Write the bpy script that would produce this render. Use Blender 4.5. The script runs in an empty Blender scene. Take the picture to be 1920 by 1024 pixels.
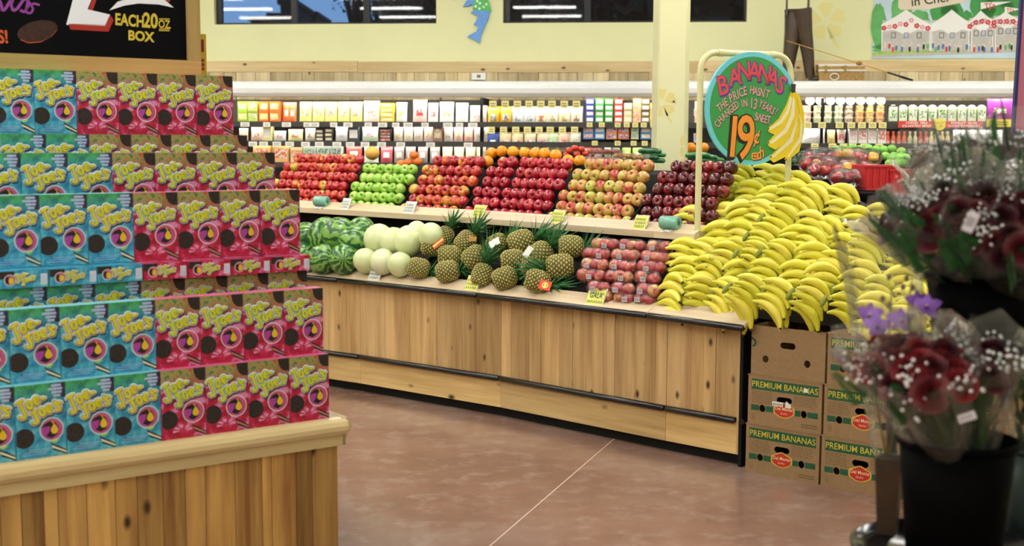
import bpy, bmesh, math, random
from math import sin, cos, pi, radians as R
from mathutils import Vector as V, Matrix as M, Euler
from mathutils.geometry import tessellate_polygon
SC = bpy.context.scene
COL = SC.collection
rnd = random.Random(7)

# ---------------------------------------------------------------- camera, world, exposure
H = 1.65; FPX = 2400.0; PITCH = R(5.95); ROLL = 0.0044
cF = V((0, cos(PITCH), -sin(PITCH))); cX = V((1, 0, 0)); cU = cX.cross(cF)
cR = cX*cos(ROLL)+cU*sin(ROLL); cUp = cU*cos(ROLL)-cX*sin(ROLL); CAM = V((0, 0, H))
cd = bpy.data.cameras.new('camera'); cam = bpy.data.objects.new('camera', cd); COL.objects.link(cam)
cam.matrix_world = M((( cR.x, cUp.x, -cF.x, 0), (cR.y, cUp.y, -cF.y, 0), (cR.z, cUp.z, -cF.z, H), (0, 0, 0, 1)))
cd.sensor_width = 36; cd.lens = 36*FPX/1920; cd.clip_start = .05; cd.clip_end = 300
cd.dof.use_dof = True; cd.dof.focus_distance = 6.9; cd.dof.aperture_fstop = 3.2
SC.camera = cam
SC.view_settings.view_transform = 'Standard'; SC.view_settings.look = 'None'
SC.view_settings.exposure = 0.0; SC.view_settings.gamma = 1; SC.view_settings.use_curve_mapping = False
cy = SC.cycles
cy.use_denoising = True; cy.max_bounces = 7; cy.diffuse_bounces = 3; cy.glossy_bounces = 3
cy.transmission_bounces = 5; cy.transparent_max_bounces = 14; cy.sample_clamp_indirect = 6
cy.caustics_reflective = False; cy.caustics_refractive = False
wd = bpy.data.worlds.new('dusk_sky'); SC.world = wd; wd.use_nodes = True
nt = wd.node_tree; bg = nt.nodes['Background']
tc = nt.nodes.new('ShaderNodeTexCoord'); sx = nt.nodes.new('ShaderNodeSeparateXYZ'); cr_ = nt.nodes.new('ShaderNodeValToRGB')
nt.links.new(tc.outputs['Generated'], sx.inputs[0]); nt.links.new(sx.outputs['Z'], cr_.inputs[0])
cr_.color_ramp.elements[0].color = (.13, .26, .48, 1); cr_.color_ramp.elements[1].color = (.07, .16, .38, 1)
cr_.color_ramp.elements[1].position = .35
nt.links.new(cr_.outputs[0], bg.inputs[0]); bg.inputs[1].default_value = 1.5
TUBE = 50.0
COOLER = 20.0

def ray(px, py): return cF+cR*((px-960)/FPX)+cUp*((512-py)/FPX)
def atz(px, py, z): d = ray(px, py); return CAM+d*((z-H)/d.z)
def atY(px, py, Y): d = ray(px, py); return CAM+d*(Y/d.y)
def onpl(px, py, P, n): d = ray(px, py); return CAM+d*((P-CAM).dot(n)/d.dot(n))
def pix(P): v = P-CAM; z = v.dot(cF); return (960+FPX*v.dot(cR)/z, 512-FPX*v.dot(cUp)/z, z)

# ---------------------------------------------------------------- materials
MT = {}
def lin(c):
    return tuple((x/12.92 if x <= .04045 else ((x+.055)/1.055)**2.4) for x in (v/255 for v in c))+(1,)
def newmat(name):
    m = bpy.data.materials.new(name); m.use_nodes = True; MT[name] = m
    return m, m.node_tree, m.node_tree.nodes['Principled BSDF']
def N(t, k, **kw):
    n = t.nodes.new(k)
    for a, b in kw.items(): setattr(n, a, b)
    return n
def ramp(t, stops, src=None):
    n = N(t, 'ShaderNodeValToRGB'); e = n.color_ramp.elements
    while len(e) < len(stops): e.new(.5)
    for i, (p_, c) in enumerate(stops): e[i].position = p_; e[i].color = c
    if src is not None: t.links.new(src, n.inputs[0])
    return n
def noise(t, vec, scale, detail=2, rough=.5):
    n = N(t, 'ShaderNodeTexNoise'); n.inputs['Scale'].default_value = scale; n.inputs['Detail'].default_value = detail
    n.inputs['Roughness'].default_value = rough
    if vec is not None: t.links.new(vec, n.inputs['Vector'])
    return n
def mixc(t, a, b, fac, mode='MIX'):
    n = N(t, 'ShaderNodeMix', data_type='RGBA', blend_type=mode)
    for i, v in ((0, fac), (6, a), (7, b)):
        if hasattr(v, 'type') and hasattr(v, 'node'): t.links.new(v, n.inputs[i])
        else: n.inputs[i].default_value = v
    return n.outputs[2]
def bump(t, b, h, s=.3, d=.01):
    n = N(t, 'ShaderNodeBump'); n.inputs['Strength'].default_value = s; n.inputs['Distance'].default_value = d
    t.links.new(h, n.inputs['Height']); t.links.new(n.outputs[0], b.inputs['Normal'])
def coords(t, sc=(1, 1, 1), rnd_=True):
    tc = N(t, 'ShaderNodeTexCoord'); mp = N(t, 'ShaderNodeMapping'); mp.inputs['Scale'].default_value = sc
    t.links.new(tc.outputs['Object'], mp.inputs[0])
    if rnd_:
        oi = N(t, 'ShaderNodeObjectInfo'); mu = N(t, 'ShaderNodeMath', operation='MULTIPLY'); mu.inputs[1].default_value = 37.0
        t.links.new(oi.outputs['Random'], mu.inputs[0]); t.links.new(mu.outputs[0], mp.inputs['Location'])
    return mp.outputs[0]
def pm(name, c, rough=.5, spec=.5, metal=0, var=0, coat=0, emit=None, alpha=None, vscale=30, trans=0):
    m, t, b = newmat(name); col = lin(c)
    b.inputs['Base Color'].default_value = col; b.inputs['Roughness'].default_value = rough
    b.inputs['Specular IOR Level'].default_value = spec; b.inputs['Metallic'].default_value = metal
    b.inputs['Coat Weight'].default_value = coat; b.inputs['Coat Roughness'].default_value = .08
    if var:
        n = noise(t, coords(t), vscale, 3)
        c2 = tuple(x*(1-var) for x in col[:3])+(1,); c1 = tuple(min(1, x*(1+var*.6)) for x in col[:3])+(1,)
        r_ = ramp(t, [(.3, c2), (.7, c1)], n.outputs[0]); t.links.new(r_.outputs[0], b.inputs['Base Color'])
    if emit: b.inputs['Emission Color'].default_value = lin(c); b.inputs['Emission Strength'].default_value = emit
    if alpha is not None: b.inputs['Alpha'].default_value = alpha
    return m
def wood(name, dark, light, grain='z', knots=.0, rough=.55, kn=(60, 36, 16), tone=.35, gs=1.0):
    m, t, b = newmat(name)
    s = {'z': (28*gs, 28*gs, 1.6), 'x': (1.6, 28*gs, 28*gs)}[grain]
    n = noise(t, coords(t, s), 1.0, 4, .6)
    n2 = noise(t, coords(t, {'z': (7, 7, .5), 'x': (.5, 7, 7)}[grain]), 1.0, 2)
    ad = N(t, 'ShaderNodeMath', operation='ADD'); mu = N(t, 'ShaderNodeMath', operation='MULTIPLY'); mu.inputs[1].default_value = .5
    t.links.new(n.outputs[0], ad.inputs[0]); t.links.new(n2.outputs[0], ad.inputs[1]); t.links.new(ad.outputs[0], mu.inputs[0])
    r_ = ramp(t, [(.36, lin(dark)), (.64, lin(light))], mu.outputs[0])
    oi = N(t, 'ShaderNodeObjectInfo')
    tr = ramp(t, [(0, (1-tone, 1-tone*1.05, 1-tone*1.2, 1)), (.5, (1, 1, 1, 1)), (1, (1.12, 1.1, 1.02, 1))], oi.outputs['Random'])
    col = mixc(t, r_.outputs[0], tr.outputs[0], 1.0, 'MULTIPLY')
    if knots:
        vo = N(t, 'ShaderNodeTexVoronoi'); vo.inputs['Scale'].default_value = 1
        t.links.new(coords(t, {'z': (8.5, 8.5, 4.6), 'x': (4.6, 8.5, 8.5)}[grain]), vo.inputs['Vector'])
        kr = ramp(t, [(knots*.35, (1, 1, 1, 1)), (knots, (0, 0, 0, 1))], vo.outputs['Distance'])
        col = mixc(t, col, lin(kn), kr.outputs[0])
    t.links.new(col, b.inputs['Base Color']); b.inputs['Roughness'].default_value = rough
    b.inputs['Specular IOR Level'].default_value = .35
    return m

cedar = wood('cedar_upright', (164, 128, 82), (216, 182, 130), 'z', .15, tone=.24)
cedar2 = wood('cedar_warm_upright', (132, 90, 44), (208, 166, 98), 'z', .15, tone=.42)
cedarx = wood('cedar_flat', (182, 148, 96), (224, 194, 138), 'x', .18, tone=.12)
oak = wood('oak_ledge', (196, 174, 142), (224, 206, 178), 'x', 0, .4, tone=.06)
pine = wood('pine_moulding', (184, 164, 120), (206, 188, 144), 'x', 0, .35, tone=.05)
pinex = wood('pine_band', (196, 168, 120), (226, 202, 156), 'x', .15, tone=.18)
pinez = wood('pine_wall_plank', (178, 156, 116), (222, 206, 168), 'z', .13, tone=.3)
framew = wood('pine_frame', (150, 126, 72), (182, 158, 100), 'x', .08, tone=.1)
blk = pm('black_rubber', (12, 12, 15), .22, .6)
blkm = pm('black_matte', (10, 10, 11), .7, .3)
dark = pm('dark_lining', (14, 13, 14), .8, .2)
paint = pm('cream_wall_paint', (226, 226, 178), .8, .2, var=.03, vscale=2)
pillarp = pm('cream_pillar_paint', (226, 224, 178), .6, .3)
ochre = pm('ochre_stencil', (226, 212, 140), .7, .2)
palew = pm('pale_stencil', (226, 218, 150), .8, .2)
white = pm('white_enamel', (228, 230, 228), .3, .5)
whitep = pm('white_print', (238, 238, 235), .5, .3)
ceilm = pm('white_ceiling', (225, 225, 220), .9, .1)

def obcol(name, rough=.45, spec=.5, coat=0, sub=0):
    m, t, b = newmat(name); oi = N(t, 'ShaderNodeObjectInfo'); t.links.new(oi.outputs['Color'], b.inputs['Base Color'])
    b.inputs['Roughness'].default_value = rough; b.inputs['Specular IOR Level'].default_value = spec; b.inputs['Coat Weight'].default_value = coat
    return m
oc = obcol('tinted_film', .3, .6); ocm = obcol('tinted_card', .6, .3)
t = ocm.node_tree; b = t.nodes['Principled BSDF']; nz = noise(t, coords(t), 7, 3, .6)
oi = [n for n in t.nodes if n.type == 'OBJECT_INFO'][0]
t.links.new(mixc(t, oi.outputs['Color'], (.82, .8, .76, 1), ramp(t, [(.48, (0, 0, 0, 1)), (.56, (1, 1, 1, 1))], nz.outputs[0]).outputs[0]), b.inputs['Base Color'])
def film(name, tint, op, gl=.25, rough=.12):
    m, t, b = newmat(name); out = t.nodes['Material Output']; t.nodes.remove(b)
    tr = N(t, 'ShaderNodeBsdfTransparent'); tr.inputs[0].default_value = (1, 1, 1, 1)
    df = N(t, 'ShaderNodeBsdfDiffuse'); df.inputs[0].default_value = lin(tint)
    gs = N(t, 'ShaderNodeBsdfGlossy'); gs.inputs['Roughness'].default_value = rough; gs.inputs[0].default_value = (.9, .9, .9, 1)
    nz = noise(t, coords(t), 26, 3, .6); bp = N(t, 'ShaderNodeBump'); bp.inputs['Strength'].default_value = .45; bp.inputs['Distance'].default_value = .02
    t.links.new(nz.outputs[0], bp.inputs['Height']); t.links.new(bp.outputs[0], gs.inputs['Normal'])
    fr = N(t, 'ShaderNodeFresnel'); fr.inputs[0].default_value = 1.45; t.links.new(bp.outputs[0], fr.inputs['Normal'])
    m1 = N(t, 'ShaderNodeMixShader'); m1.inputs[0].default_value = op
    t.links.new(tr.outputs[0], m1.inputs[1]); t.links.new(df.outputs[0], m1.inputs[2])
    ad = N(t, 'ShaderNodeMath', operation='MULTIPLY_ADD'); ad.inputs[1].default_value = .6; ad.inputs[2].default_value = gl*.2
    t.links.new(fr.outputs[0], ad.inputs[0])
    m2 = N(t, 'ShaderNodeMixShader'); t.links.new(ad.outputs[0], m2.inputs[0])
    t.links.new(m1.outputs[0], m2.inputs[1]); t.links.new(gs.outputs[0], m2.inputs[2]); t.links.new(m2.outputs[0], out.inputs[0])
    return m
bagfilm = film('clear_bag_film', (235, 235, 240), .02, .1, .2)
cello = film('cellophane', (214, 212, 200), .07, .12, .2)
cello2 = film('hazy_cellophane', (176, 172, 168), .14, .2, .25)
glassm = film('window_glass', (20, 24, 30), .06, .0, .02)
for n_ in glassm.node_tree.nodes:
    if n_.type == 'BUMP': n_.inputs['Strength'].default_value = 0.0

# ---------------------------------------------------------------- mesh builder
class MB:
    def __init__(s): s.v = []; s.f = []; s.m = []; s.s = []
    def add(s, vs, fs, m=0, sm=False):
        o = len(s.v); s.v += [tuple(x) for x in vs]
        for f in fs: s.f.append(tuple(o+i for i in f)); s.m.append(m); s.s.append(sm)
        return s
    def box(s, x0, x1, y0, y1, z0, z1, m=0):
        return s.add([(x0,y0,z0),(x1,y0,z0),(x1,y1,z0),(x0,y1,z0),(x0,y0,z1),(x1,y0,z1),(x1,y1,z1),(x0,y1,z1)],
              [(0,3,2,1),(4,5,6,7),(0,1,5,4),(1,2,6,5),(2,3,7,6),(3,0,4,7)], m)
    def hexa(s, p, m=0):   # 8 corners: bottom loop then top loop
        return s.add(p, [(0,3,2,1),(4,5,6,7),(0,1,5,4),(1,2,6,5),(2,3,7,6),(3,0,4,7)], m)
    def prism(s, prof, x0, x1, m=0, sm=False):  # profile in (y,z), swept along x
        n = len(prof); vs = [(x0, a, b) for a, b in prof]+[(x1, a, b) for a, b in prof]
        s.add(vs, [(i, (i+1) % n, n+(i+1) % n, n+i) for i in range(n)], m, sm)
        return s.add(vs, [tuple(range(n))[::-1], tuple(range(n, 2*n))], m)
    def lathe(s, prof, seg=16, m=0, sm=True, c=(0, 0, 0), ax=1.0, ay=1.0):
        vs = []; fs = []; n = len(prof)
        for i in range(seg):
            a = 2*pi*i/seg
            for r, z in prof: vs.append((c[0]+r*cos(a)*ax, c[1]+r*sin(a)*ay, c[2]+z))
        for i in range(seg):
            j = (i+1) % seg
            for k in range(n-1): fs.append((i*n+k, j*n+k, j*n+k+1, i*n+k+1))
        return s.add(vs, fs, m, sm)
    def tube(s, pts, r, seg=8, m=0, cap=True, sm=True):
        pts = [V(p) for p in pts]; rs = r if isinstance(r, (list, tuple)) else [r]*len(pts); vs = []; fs = []
        up = V((0, 0, 1)); t0 = (pts[1]-pts[0]).normalized()
        if abs(t0.dot(up)) > .95: up = V((0, 1, 0))
        u = t0.cross(up).normalized()
        for i, p in enumerate(pts):
            t = (pts[min(i+1, len(pts)-1)]-pts[max(i-1, 0)]).normalized()
            u = (u-t*u.dot(t)).normalized(); w = t.cross(u)
            for k in range(seg): a = 2*pi*k/seg; vs.append(p+(u*cos(a)+w*sin(a))*rs[i])
        for i in range(len(pts)-1):
            for k in range(seg): j = (k+1) % seg; fs.append((i*seg+k, i*seg+j, (i+1)*seg+j, (i+1)*seg+k))
        s.add(vs, fs, m, sm)
        if cap: n = len(pts)-1; s.add(vs, [tuple(range(seg))[::-1], tuple(n*seg+k for k in range(seg))], m)
        return s
    def ell(s, c, r, m=0, seg=12, rings=8):
        prof = [(sin(pi*i/rings)*1.0, -cos(pi*i/rings)) for i in range(rings+1)]
        vs = []; fs = []; n = rings+1
        for i in range(seg):
            a = 2*pi*i/seg
            for q, z in prof: vs.append((c[0]+q*cos(a)*r[0], c[1]+q*sin(a)*r[1], c[2]+z*r[2]))
        for i in range(seg):
            j = (i+1) % seg
            for k in range(n-1): fs.append((i*n+k, j*n+k, j*n+k+1, i*n+k+1))
        return s.add(vs, fs, m, True)
    def xf(s, mat):
        s.v = [tuple(mat @ V(p)) for p in s.v]; return s
    # flat print, drawn in the x-z plane facing -y; layer = distance proud of the surface in mm
    def poly(s, pts, layer=1, m=0, holes=()):
        loops = [[V((a, b, 0)) for a, b in pts]]+[[V((a, b, 0)) for a, b in h] for h in holes]
        tri = tessellate_polygon(loops); flat = [p for l in loops for p in l]; fs = []
        for a, b, c in tri:
            A, B, C_ = flat[a], flat[b], flat[c]
            if (B-A).cross(C_-A).z < 0: b, c = c, b
            fs.append((a, b, c))
        return s.add([(p.x, -layer*.001, p.y) for p in flat], fs, m)
    def disc(s, x, z, r, layer=1, m=0, rz=None, n=24, rot=0):
        rz = rz or r; c, q = cos(rot), sin(rot); P = []
        for i in range(n):
            a = 2*pi*i/n; u, v = r*cos(a), rz*sin(a); P.append((x+u*c-v*q, z+u*q+v*c))
        return s.add([(a, -layer*.001, b) for a, b in P], [tuple(range(n))], m)
    def rect(s, x0, x1, z0, z1, layer=1, m=0):
        return s.add([(x0,-layer*.001,z0),(x1,-layer*.001,z0),(x1,-layer*.001,z1),(x0,-layer*.001,z1)], [(0,1,2,3)], m)
    def ring(s, x, z, r0, r1, layer=1, m=0, n=28, a0=0, a1=2*pi):
        vs = []; fs = []
        for i in range(n+1):
            a = a0+(a1-a0)*i/n; vs += [(x+r0*cos(a), -layer*.001, z+r0*sin(a)), (x+r1*cos(a), -layer*.001, z+r1*sin(a))]
        for i in range(n): fs.append((2*i, 2*i+1, 2*i+3, 2*i+2))
        s.add(vs, [f[::-1] for f in fs], m); return s
    def stroke(s, pts, w, layer=1, m=0):
        for (a, b), (c, d) in zip(pts, pts[1:]):
            L = math.hypot(c-a, d-b) or 1e-6; nx, nz = -(d-b)/L*w/2, (c-a)/L*w/2
            s.add([(a-nx,-layer*.001,b-nz),(c-nx,-layer*.001,d-nz),(c+nx,-layer*.001,d+nz),(a+nx,-layer*.001,b+nz)], [(0,1,2,3)], m)
        return s
    def text(s, txt, x, z, size, layer=1, m=0, off=0.0, rot=0.0, sx=1.0, al='CENTER', shear=0.0):
        vs, fs = txt_geo(txt, off, al, shear); c, q = cos(rot), sin(rot)
        return s.add([(x+(a*sx*c-b*q)*size, -layer*.001, z+(a*sx*q+b*c)*size) for a, b in vs], fs, m)
    def build(s, name, mats, parent=None, loc=(0, 0, 0), rz=0, mw=None):
        me = bpy.data.meshes.new(name); me.from_pydata(s.v, [], s.f)
        me.polygons.foreach_set('material_index', s.m); me.polygons.foreach_set('use_smooth', s.s)
        for m in (mats if isinstance(mats, (list, tuple)) else [mats]): me.materials.append(m)
        me.update()
        return put(name, me, parent, loc, rz, mw)
def put(name, me, parent=None, loc=(0, 0, 0), rz=0, mw=None):
    o = bpy.data.objects.new(name, me); COL.objects.link(o)
    if mw is not None: o.matrix_basis = mw
    else: o.location = loc; o.rotation_euler = (0, 0, rz)
    if parent: o.parent = parent
    return o
_tc = {}
def txt_geo(t, off, al, shear):
    k = (t, round(off, 4), al, shear)
    if k in _tc: return _tc[k]
    cu = bpy.data.curves.new('t', 'FONT'); cu.body = t; cu.offset = off; cu.align_x = al; cu.shear = shear; cu.resolution_u = 3
    cu.fill_mode = 'FRONT'; cu.size = 1.0
    ob = bpy.data.objects.new('t', cu); COL.objects.link(ob); bpy.context.view_layer.update()
    me = ob.evaluated_get(bpy.context.evaluated_depsgraph_get()).to_mesh()
    vs = [(v.co.x, v.co.y) for v in me.vertices]; fs = []
    for p in me.polygons:
        f = list(p.vertices)
        if p.normal.z < 0: f.reverse()
        fs.append(tuple(f))
    ob.to_mesh_clear(); bpy.data.objects.remove(ob); bpy.data.curves.remove(cu)
    _tc[k] = (vs, fs); return vs, fs
def tag(o, label=None, cat=None, group=None, kind=None):
    if label: o['label'] = label
    if cat: o['category'] = cat
    if group: o['group'] = group
    if kind: o['kind'] = kind
    return o
def empty(name, loc=(0, 0, 0), rz=0, label=None, cat=None, group=None, mw=None, kind=None):
    o = bpy.data.objects.new(name, None); COL.objects.link(o); o.empty_display_size = .05
    if mw is not None: o.matrix_basis = mw
    else: o.location = loc; o.rotation_euler = (0, 0, rz)
    return tag(o, label, cat, group, kind)
def dup(o, parent=None, mw=None):
    c = o.copy(); COL.objects.link(c); c.parent = parent
    if mw is not None: c.matrix_basis = mw
    for ch in kids(o): dup(ch, c)
    return c
_kids = {}
def kids(o):
    return [c for c in _kids[o.name]] if o.name in _kids else o.children
def proto(o): _kids[o.name] = list(o.children); [proto(c) for c in o.children]; return o
ORD = 'first second third fourth fifth sixth seventh eighth ninth tenth eleventh twelfth thirteenth fourteenth fifteenth sixteenth seventeenth eighteenth nineteenth twentieth'.split()
def ordn(i): return ORD[i] if i < 20 else 'twenty-'+ORD[i-20] if i < 29 else 'thirtieth' if i == 29 else 'thirty-'+ORD[i-30] if i < 39 else 'fortieth' if i == 39 else 'forty-'+ORD[i-40] if i < 49 else 'fiftieth' if i == 49 else 'fifty-'+ORD[i-50]
ORDU = ['lowest']+['second lowest', 'third lowest', 'fourth lowest', 'fifth lowest', 'uppermost', 'topmost', 'crowning']
TM = lambda loc, rz=0, rx=0, ry=0, s=1: M.Translation(V(loc)) @ M.Rotation(rz, 4, 'Z') @ M.Rotation(ry, 4, 'Y') @ M.Rotation(rx, 4, 'X') @ M.Scale(s, 4)
# ---------------------------------------------------------------- room shell
WA = R(-6.0); wV = V((cos(WA), sin(WA), 0)); wN = V((-sin(WA), cos(WA), 0))
W0 = V((0, 13.3, 0)); C0 = V((0, 12.3, 0))
CEIL = 4.6
def wl(px, py, P=W0):
    q = onpl(px, py, P, wN); return ((q-P).dot(wV), q.z)
m, t, b = newmat('polished_brown_concrete')
cc = coords(t, (1, 1, 1), False)
n1 = noise(t, cc, .9, 6, .62); n2 = noise(t, cc, 7, 5, .6); n3 = noise(t, cc, 120, 2)
r1 = ramp(t, [(.28, lin((112, 84, 72))), (.5, lin((138, 106, 92))), (.72, lin((156, 132, 120)))], n1.outputs[0])
c1 = mixc(t, r1.outputs[0], lin((172, 152, 140)), ramp(t, [(.5, (0, 0, 0, 1)), (.8, (.55, .55, .55, 1))], n2.outputs[0]).outputs[0])
t.links.new(mixc(t, c1, lin((120, 86, 72)), ramp(t, [(.55, (0, 0, 0, 1)), (.75, (.35, .35, .35, 1))], n3.outputs[0]).outputs[0]), b.inputs['Base Color'])
t.links.new(ramp(t, [(.3, (.14,)*3+(1,)), (.7, (.26,)*3+(1,))], n2.outputs[0]).outputs[0], b.inputs['Roughness'])
b.inputs['Specular IOR Level'].default_value = .55
flo = MB().box(-11, 11, -7, 14.6, -.1, 0).build('floor', m); tag(flo, kind='structure')
jm = pm('pale_joint_filler', (196, 176, 160), .5)
P1 = atz(1155, 820, 0); P2 = atz(1010, 945, 0); dj = (P2-P1).normalized(); P2 = P2+dj*3; P1 = P1-dj*.6; nj = V((-dj.y, dj.x, 0))*.0028
jo = MB().add([P1-nj+V((0,0,.0006)), P2-nj+V((0,0,.0006)), P2+nj+V((0,0,.0006)), P1+nj+V((0,0,.0006))], [(0,1,2,3)]).build('control_joint', jm, flo)
P3 = (P1+P2)/2+dj*.5; e = nj*900
jo = MB().add([P3-dj*.004+V((0,0,.0006)), P3+dj*.004+V((0,0,.0006)), P3+dj*.004+e+V((0,0,.0006)), P3-dj*.004+e+V((0,0,.0006))], [(0,1,2,3)]).build('control_joint', jm, flo)
tag(MB().box(-11, 11, -7, 14.6, CEIL, CEIL+.1).build('ceiling', ceilm), kind='structure')
tag(MB().box(-11.2, -11, -7, 14.6, 0, CEIL).build('wall_left', paint), kind='structure')
tag(MB().box(11, 11.2, -7, 14.6, 0, CEIL).build('wall_right', paint), kind='structure')
tag(MB().box(-11, 11, -7.2, -7, 0, CEIL).build('wall_front', paint), kind='structure')
# back wall with its two window openings
s0, zb = wl(402, 46)[0], 2.838; s1 = wl(818, 45)[0]; s2 = wl(951, 43.5)[0]-.045; s3 = wl(1400, 38.5)[0]; zt = 4.05
wb = MB(); D = .22
wb.box(-10.9, 10.9, 0, D, 0, zb); wb.box(-10.9, 10.9, 0, D, zt, CEIL)
for a, c in ((-10.9, s0), (s1, s2), (s3, 10.9)): wb.box(a, c, 0, D, zb, zt)
wbk = tag(wb.build('wall_back', paint, None, W0, WA), kind='structure')
blackf = pm('black_window_frame', (9, 10, 12), .4, .4)
for k, (a, c, mu) in enumerate(((s0, s1, [wl(548.5, 45)[0], wl(685, 45)[0]]), (s2, s3, [wl(1100.5, 42)[0], wl(1262, 42)[0]]))):
    w_ = empty('window_%d' % (k+1), W0, WA, kind='structure')
    f = MB(); y0, y1 = .07, .13; fr = .045
    f.box(a, c, y0, y1, zb, zb+.022); f.box(a, c, y0, y1, zt-fr, zt); f.box(a, a+fr*1.3, y0, y1, zb, zt); f.box(c-.02, c, y0, y1, zb, zt)
    f.build('window_frame', blackf, w_)
    for x in mu: MB().box(x-.031, x+.031, y0-.01, y1, zb, zt).build('mullion', blackf, w_)
    xs = [a]+mu+[c]
    for x, y in zip(xs, xs[1:]): MB().box(x+.01, y-.01, .1, .106, zb, zt).build('pane', glassm, w_)
# knotty wooden band and upright planks above the cooler
tr = empty('trim_1', W0, WA, kind='structure'); zt1 = wl(960, 114)[1]; zt0 = wl(960, 134.5)[1]; js = wl(671, 115)[0]
for a, c, dz in ((-10.4, -6.2, 0), (-6.2, js, 0), (js+.003, 1.9, -.008), (1.903, 6.2, -.004), (6.203, 10.4, 0)):
    MB().box(a, c, -.028, -.001, zt0+dz, zt1+dz).build('band_board', pinex, tr)
tr2 = empty('trim_2', W0, WA, kind='structure'); x = -4.0
while x < 5.8:
    w_ = rnd.choice((.13, .16, .19, .21)); yy = rnd.choice((-.018, -.016, -.02)); MB().box(x, x+w_-.006, yy, -.001, 1.9, zt0).build('plank', pinez, tr2, (0, 0, 0)); x += w_
MB().box(wl(912, 140)[0], wl(937, 140)[0], -.05, -.02, 2.27, 2.34)
# ceiling tube fixtures
tube = pm('lit_tube_diffuser', (250, 252, 255), .5); bs = tube.node_tree.nodes['Principled BSDF']
bs.inputs['Emission Color'].default_value = (1, .99, .93, 1); bs.inputs['Emission Strength'].default_value = TUBE
fx = None; rowi = 0
for yy in (-5.5, -3.7, -1.9, -.1, 1.7, 3.5, 5.3, 7.1, 8.9, 10.7):
    for xx in (-7.6, -4.6, -1.6, 1.4, 4.4, 7.4):
        if xx > 0 and -1 < yy < 4: continue      # no tubes hang over the flower aisle
        x_, y_ = xx*cos(WA)-(yy-4)*sin(WA), xx*sin(WA)+(yy-4)*cos(WA)+4
        if fx is None:
            fx = empty('ceiling_light', (x_, y_, CEIL-.4), WA, 'white suspended fluorescent strip light seen mirrored in the dark windows', 'light', 'rows of fluorescent strip lights')
            MB().hexa([(-.62,-.09,0),(.62,-.09,0),(.62,.09,0),(-.62,.09,0),(-.62,-.03,.06),(.62,-.03,.06),(.62,.03,.06),(-.62,.03,.06)]).build('housing', white, fx)
            MB().box(-.6, .6, -.08, .08, -.022, -.001).build('diffuser', tube, fx)
            MB().box(-.5, -.49, -.005, .005, .06, .4).box(.49, .5, -.005, .005, .06, .4).build('hanger', white, fx); proto(fx)
        else: dup(fx, None, TM((x_, y_, CEIL-.4), WA))
# outdoors beyond the windows: dusk skyline
dk = pm('dusk_silhouette', (20, 26, 34), .9); dk2 = pm('dusk_tree', (12, 16, 14), .9)
def outY(px, py, Y): return atY(px, py, Y)
def block(px0, px1, py, Y, dep=6, name='distant_building', lab='', m=dk):
    a = outY(px0, 45, Y); c = outY(px1, 45, Y); z = outY(px0, py, Y).z
    e = empty(name, (a.x, Y, 0), 0, lab, 'building'); MB().box(0, c.x-a.x, 0, dep, 0, z).build('wall', m, e)
    MB().box(-.15, c.x-a.x+.15, -.15, dep+.15, z, z+.25).build('roof_cap', m, e); return e
b1 = block(526, 552, 8, 70, lab='dark tower block on the dusk skyline behind the first window mullion')
block(505, 527, 33, 72, lab='low dark building beside the tower on the dusk skyline')
block(554, 592, 29, 82, lab='low dark building just past the tower, by the mullion')
block(470, 506, 39, 80, lab='flat distant roofline low in the blue window pane')
def tree(px, py, Y, r, lab, nb=60):
    p = outY(px, py, Y); e = empty('dark_tree', (p.x, p.y, 0), 0, lab, 'tree'); rr = random.Random(int(px))
    MB().tube([(0, 0, 0), (.1, 0, p.z*.5), (0, 0, p.z)], [.3, .22, .1], 8).build('trunk', dk2, e)
    lb = MB()
    for i in range(9): a = rr.random()*6.3; lb.tube([(0, 0, p.z-1.0), (cos(a)*r*.5, sin(a)*r*.3, p.z+.1*r), (cos(a)*r, sin(a)*r*.6, p.z+rr.uniform(-.2, .9)*r)], [.09, .05, .02], 5)
    lb.build('branch', dk2, e)
    mb = MB()
    for i in range(nb*6):
        a = rr.random()*6.3; q = r*rr.random()**.5; z = rr.uniform(-.9, .9)*r; c = V((cos(a)*q, sin(a)*q*.7, p.z+z*(1.1-q/r*.5))); s = rr.uniform(.1, .28)*r*.4
        d1 = V((rr.uniform(-1,1), rr.uniform(-1,1), rr.uniform(-1,1)))*s; d2 = V((rr.uniform(-1,1), rr.uniform(-1,1), rr.uniform(-1,1)))*s
        mb.add([c-d1, c+d2, c+d1, c-d2], [(0,1,2,3)])
    o = mb.build('foliage', dk2, e); o['kind'] = 'stuff'
tree(765, 18, 24, .95, 'bare dark tree against dusk sky behind the second window mullion')
tree(668, -6, 30, .55, 'thin dark tree crown at the top of the middle pane', 30)
tree(718, 5, 46, 1.2, 'dark leafy tree beside the mullion, seen through first window')
for i, (px, r_) in enumerate(((905, 2.4), (1010, 3.2), (1130, 3.4), (1260, 3.3), (1390, 3.0))):
    tree(px, -5, 27+i*9, r_*(1+i*.3), 'black tree mass outside the second window, '+ordn(i)+' in the row', 170)
MB().box(-.1, 0, 0, .01, 0, .01)
hl = MB().add([(-60, 90, 0), (60, 90, 0), (60, 92, 6.5), (-60, 92, 6.5), (-60, 15.2, -.2), (60, 15.2, -.2)], [(0, 1, 2, 3), (4, 5, 1, 0)]).build('terrain', dk); tag(hl, kind='structure')

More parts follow.
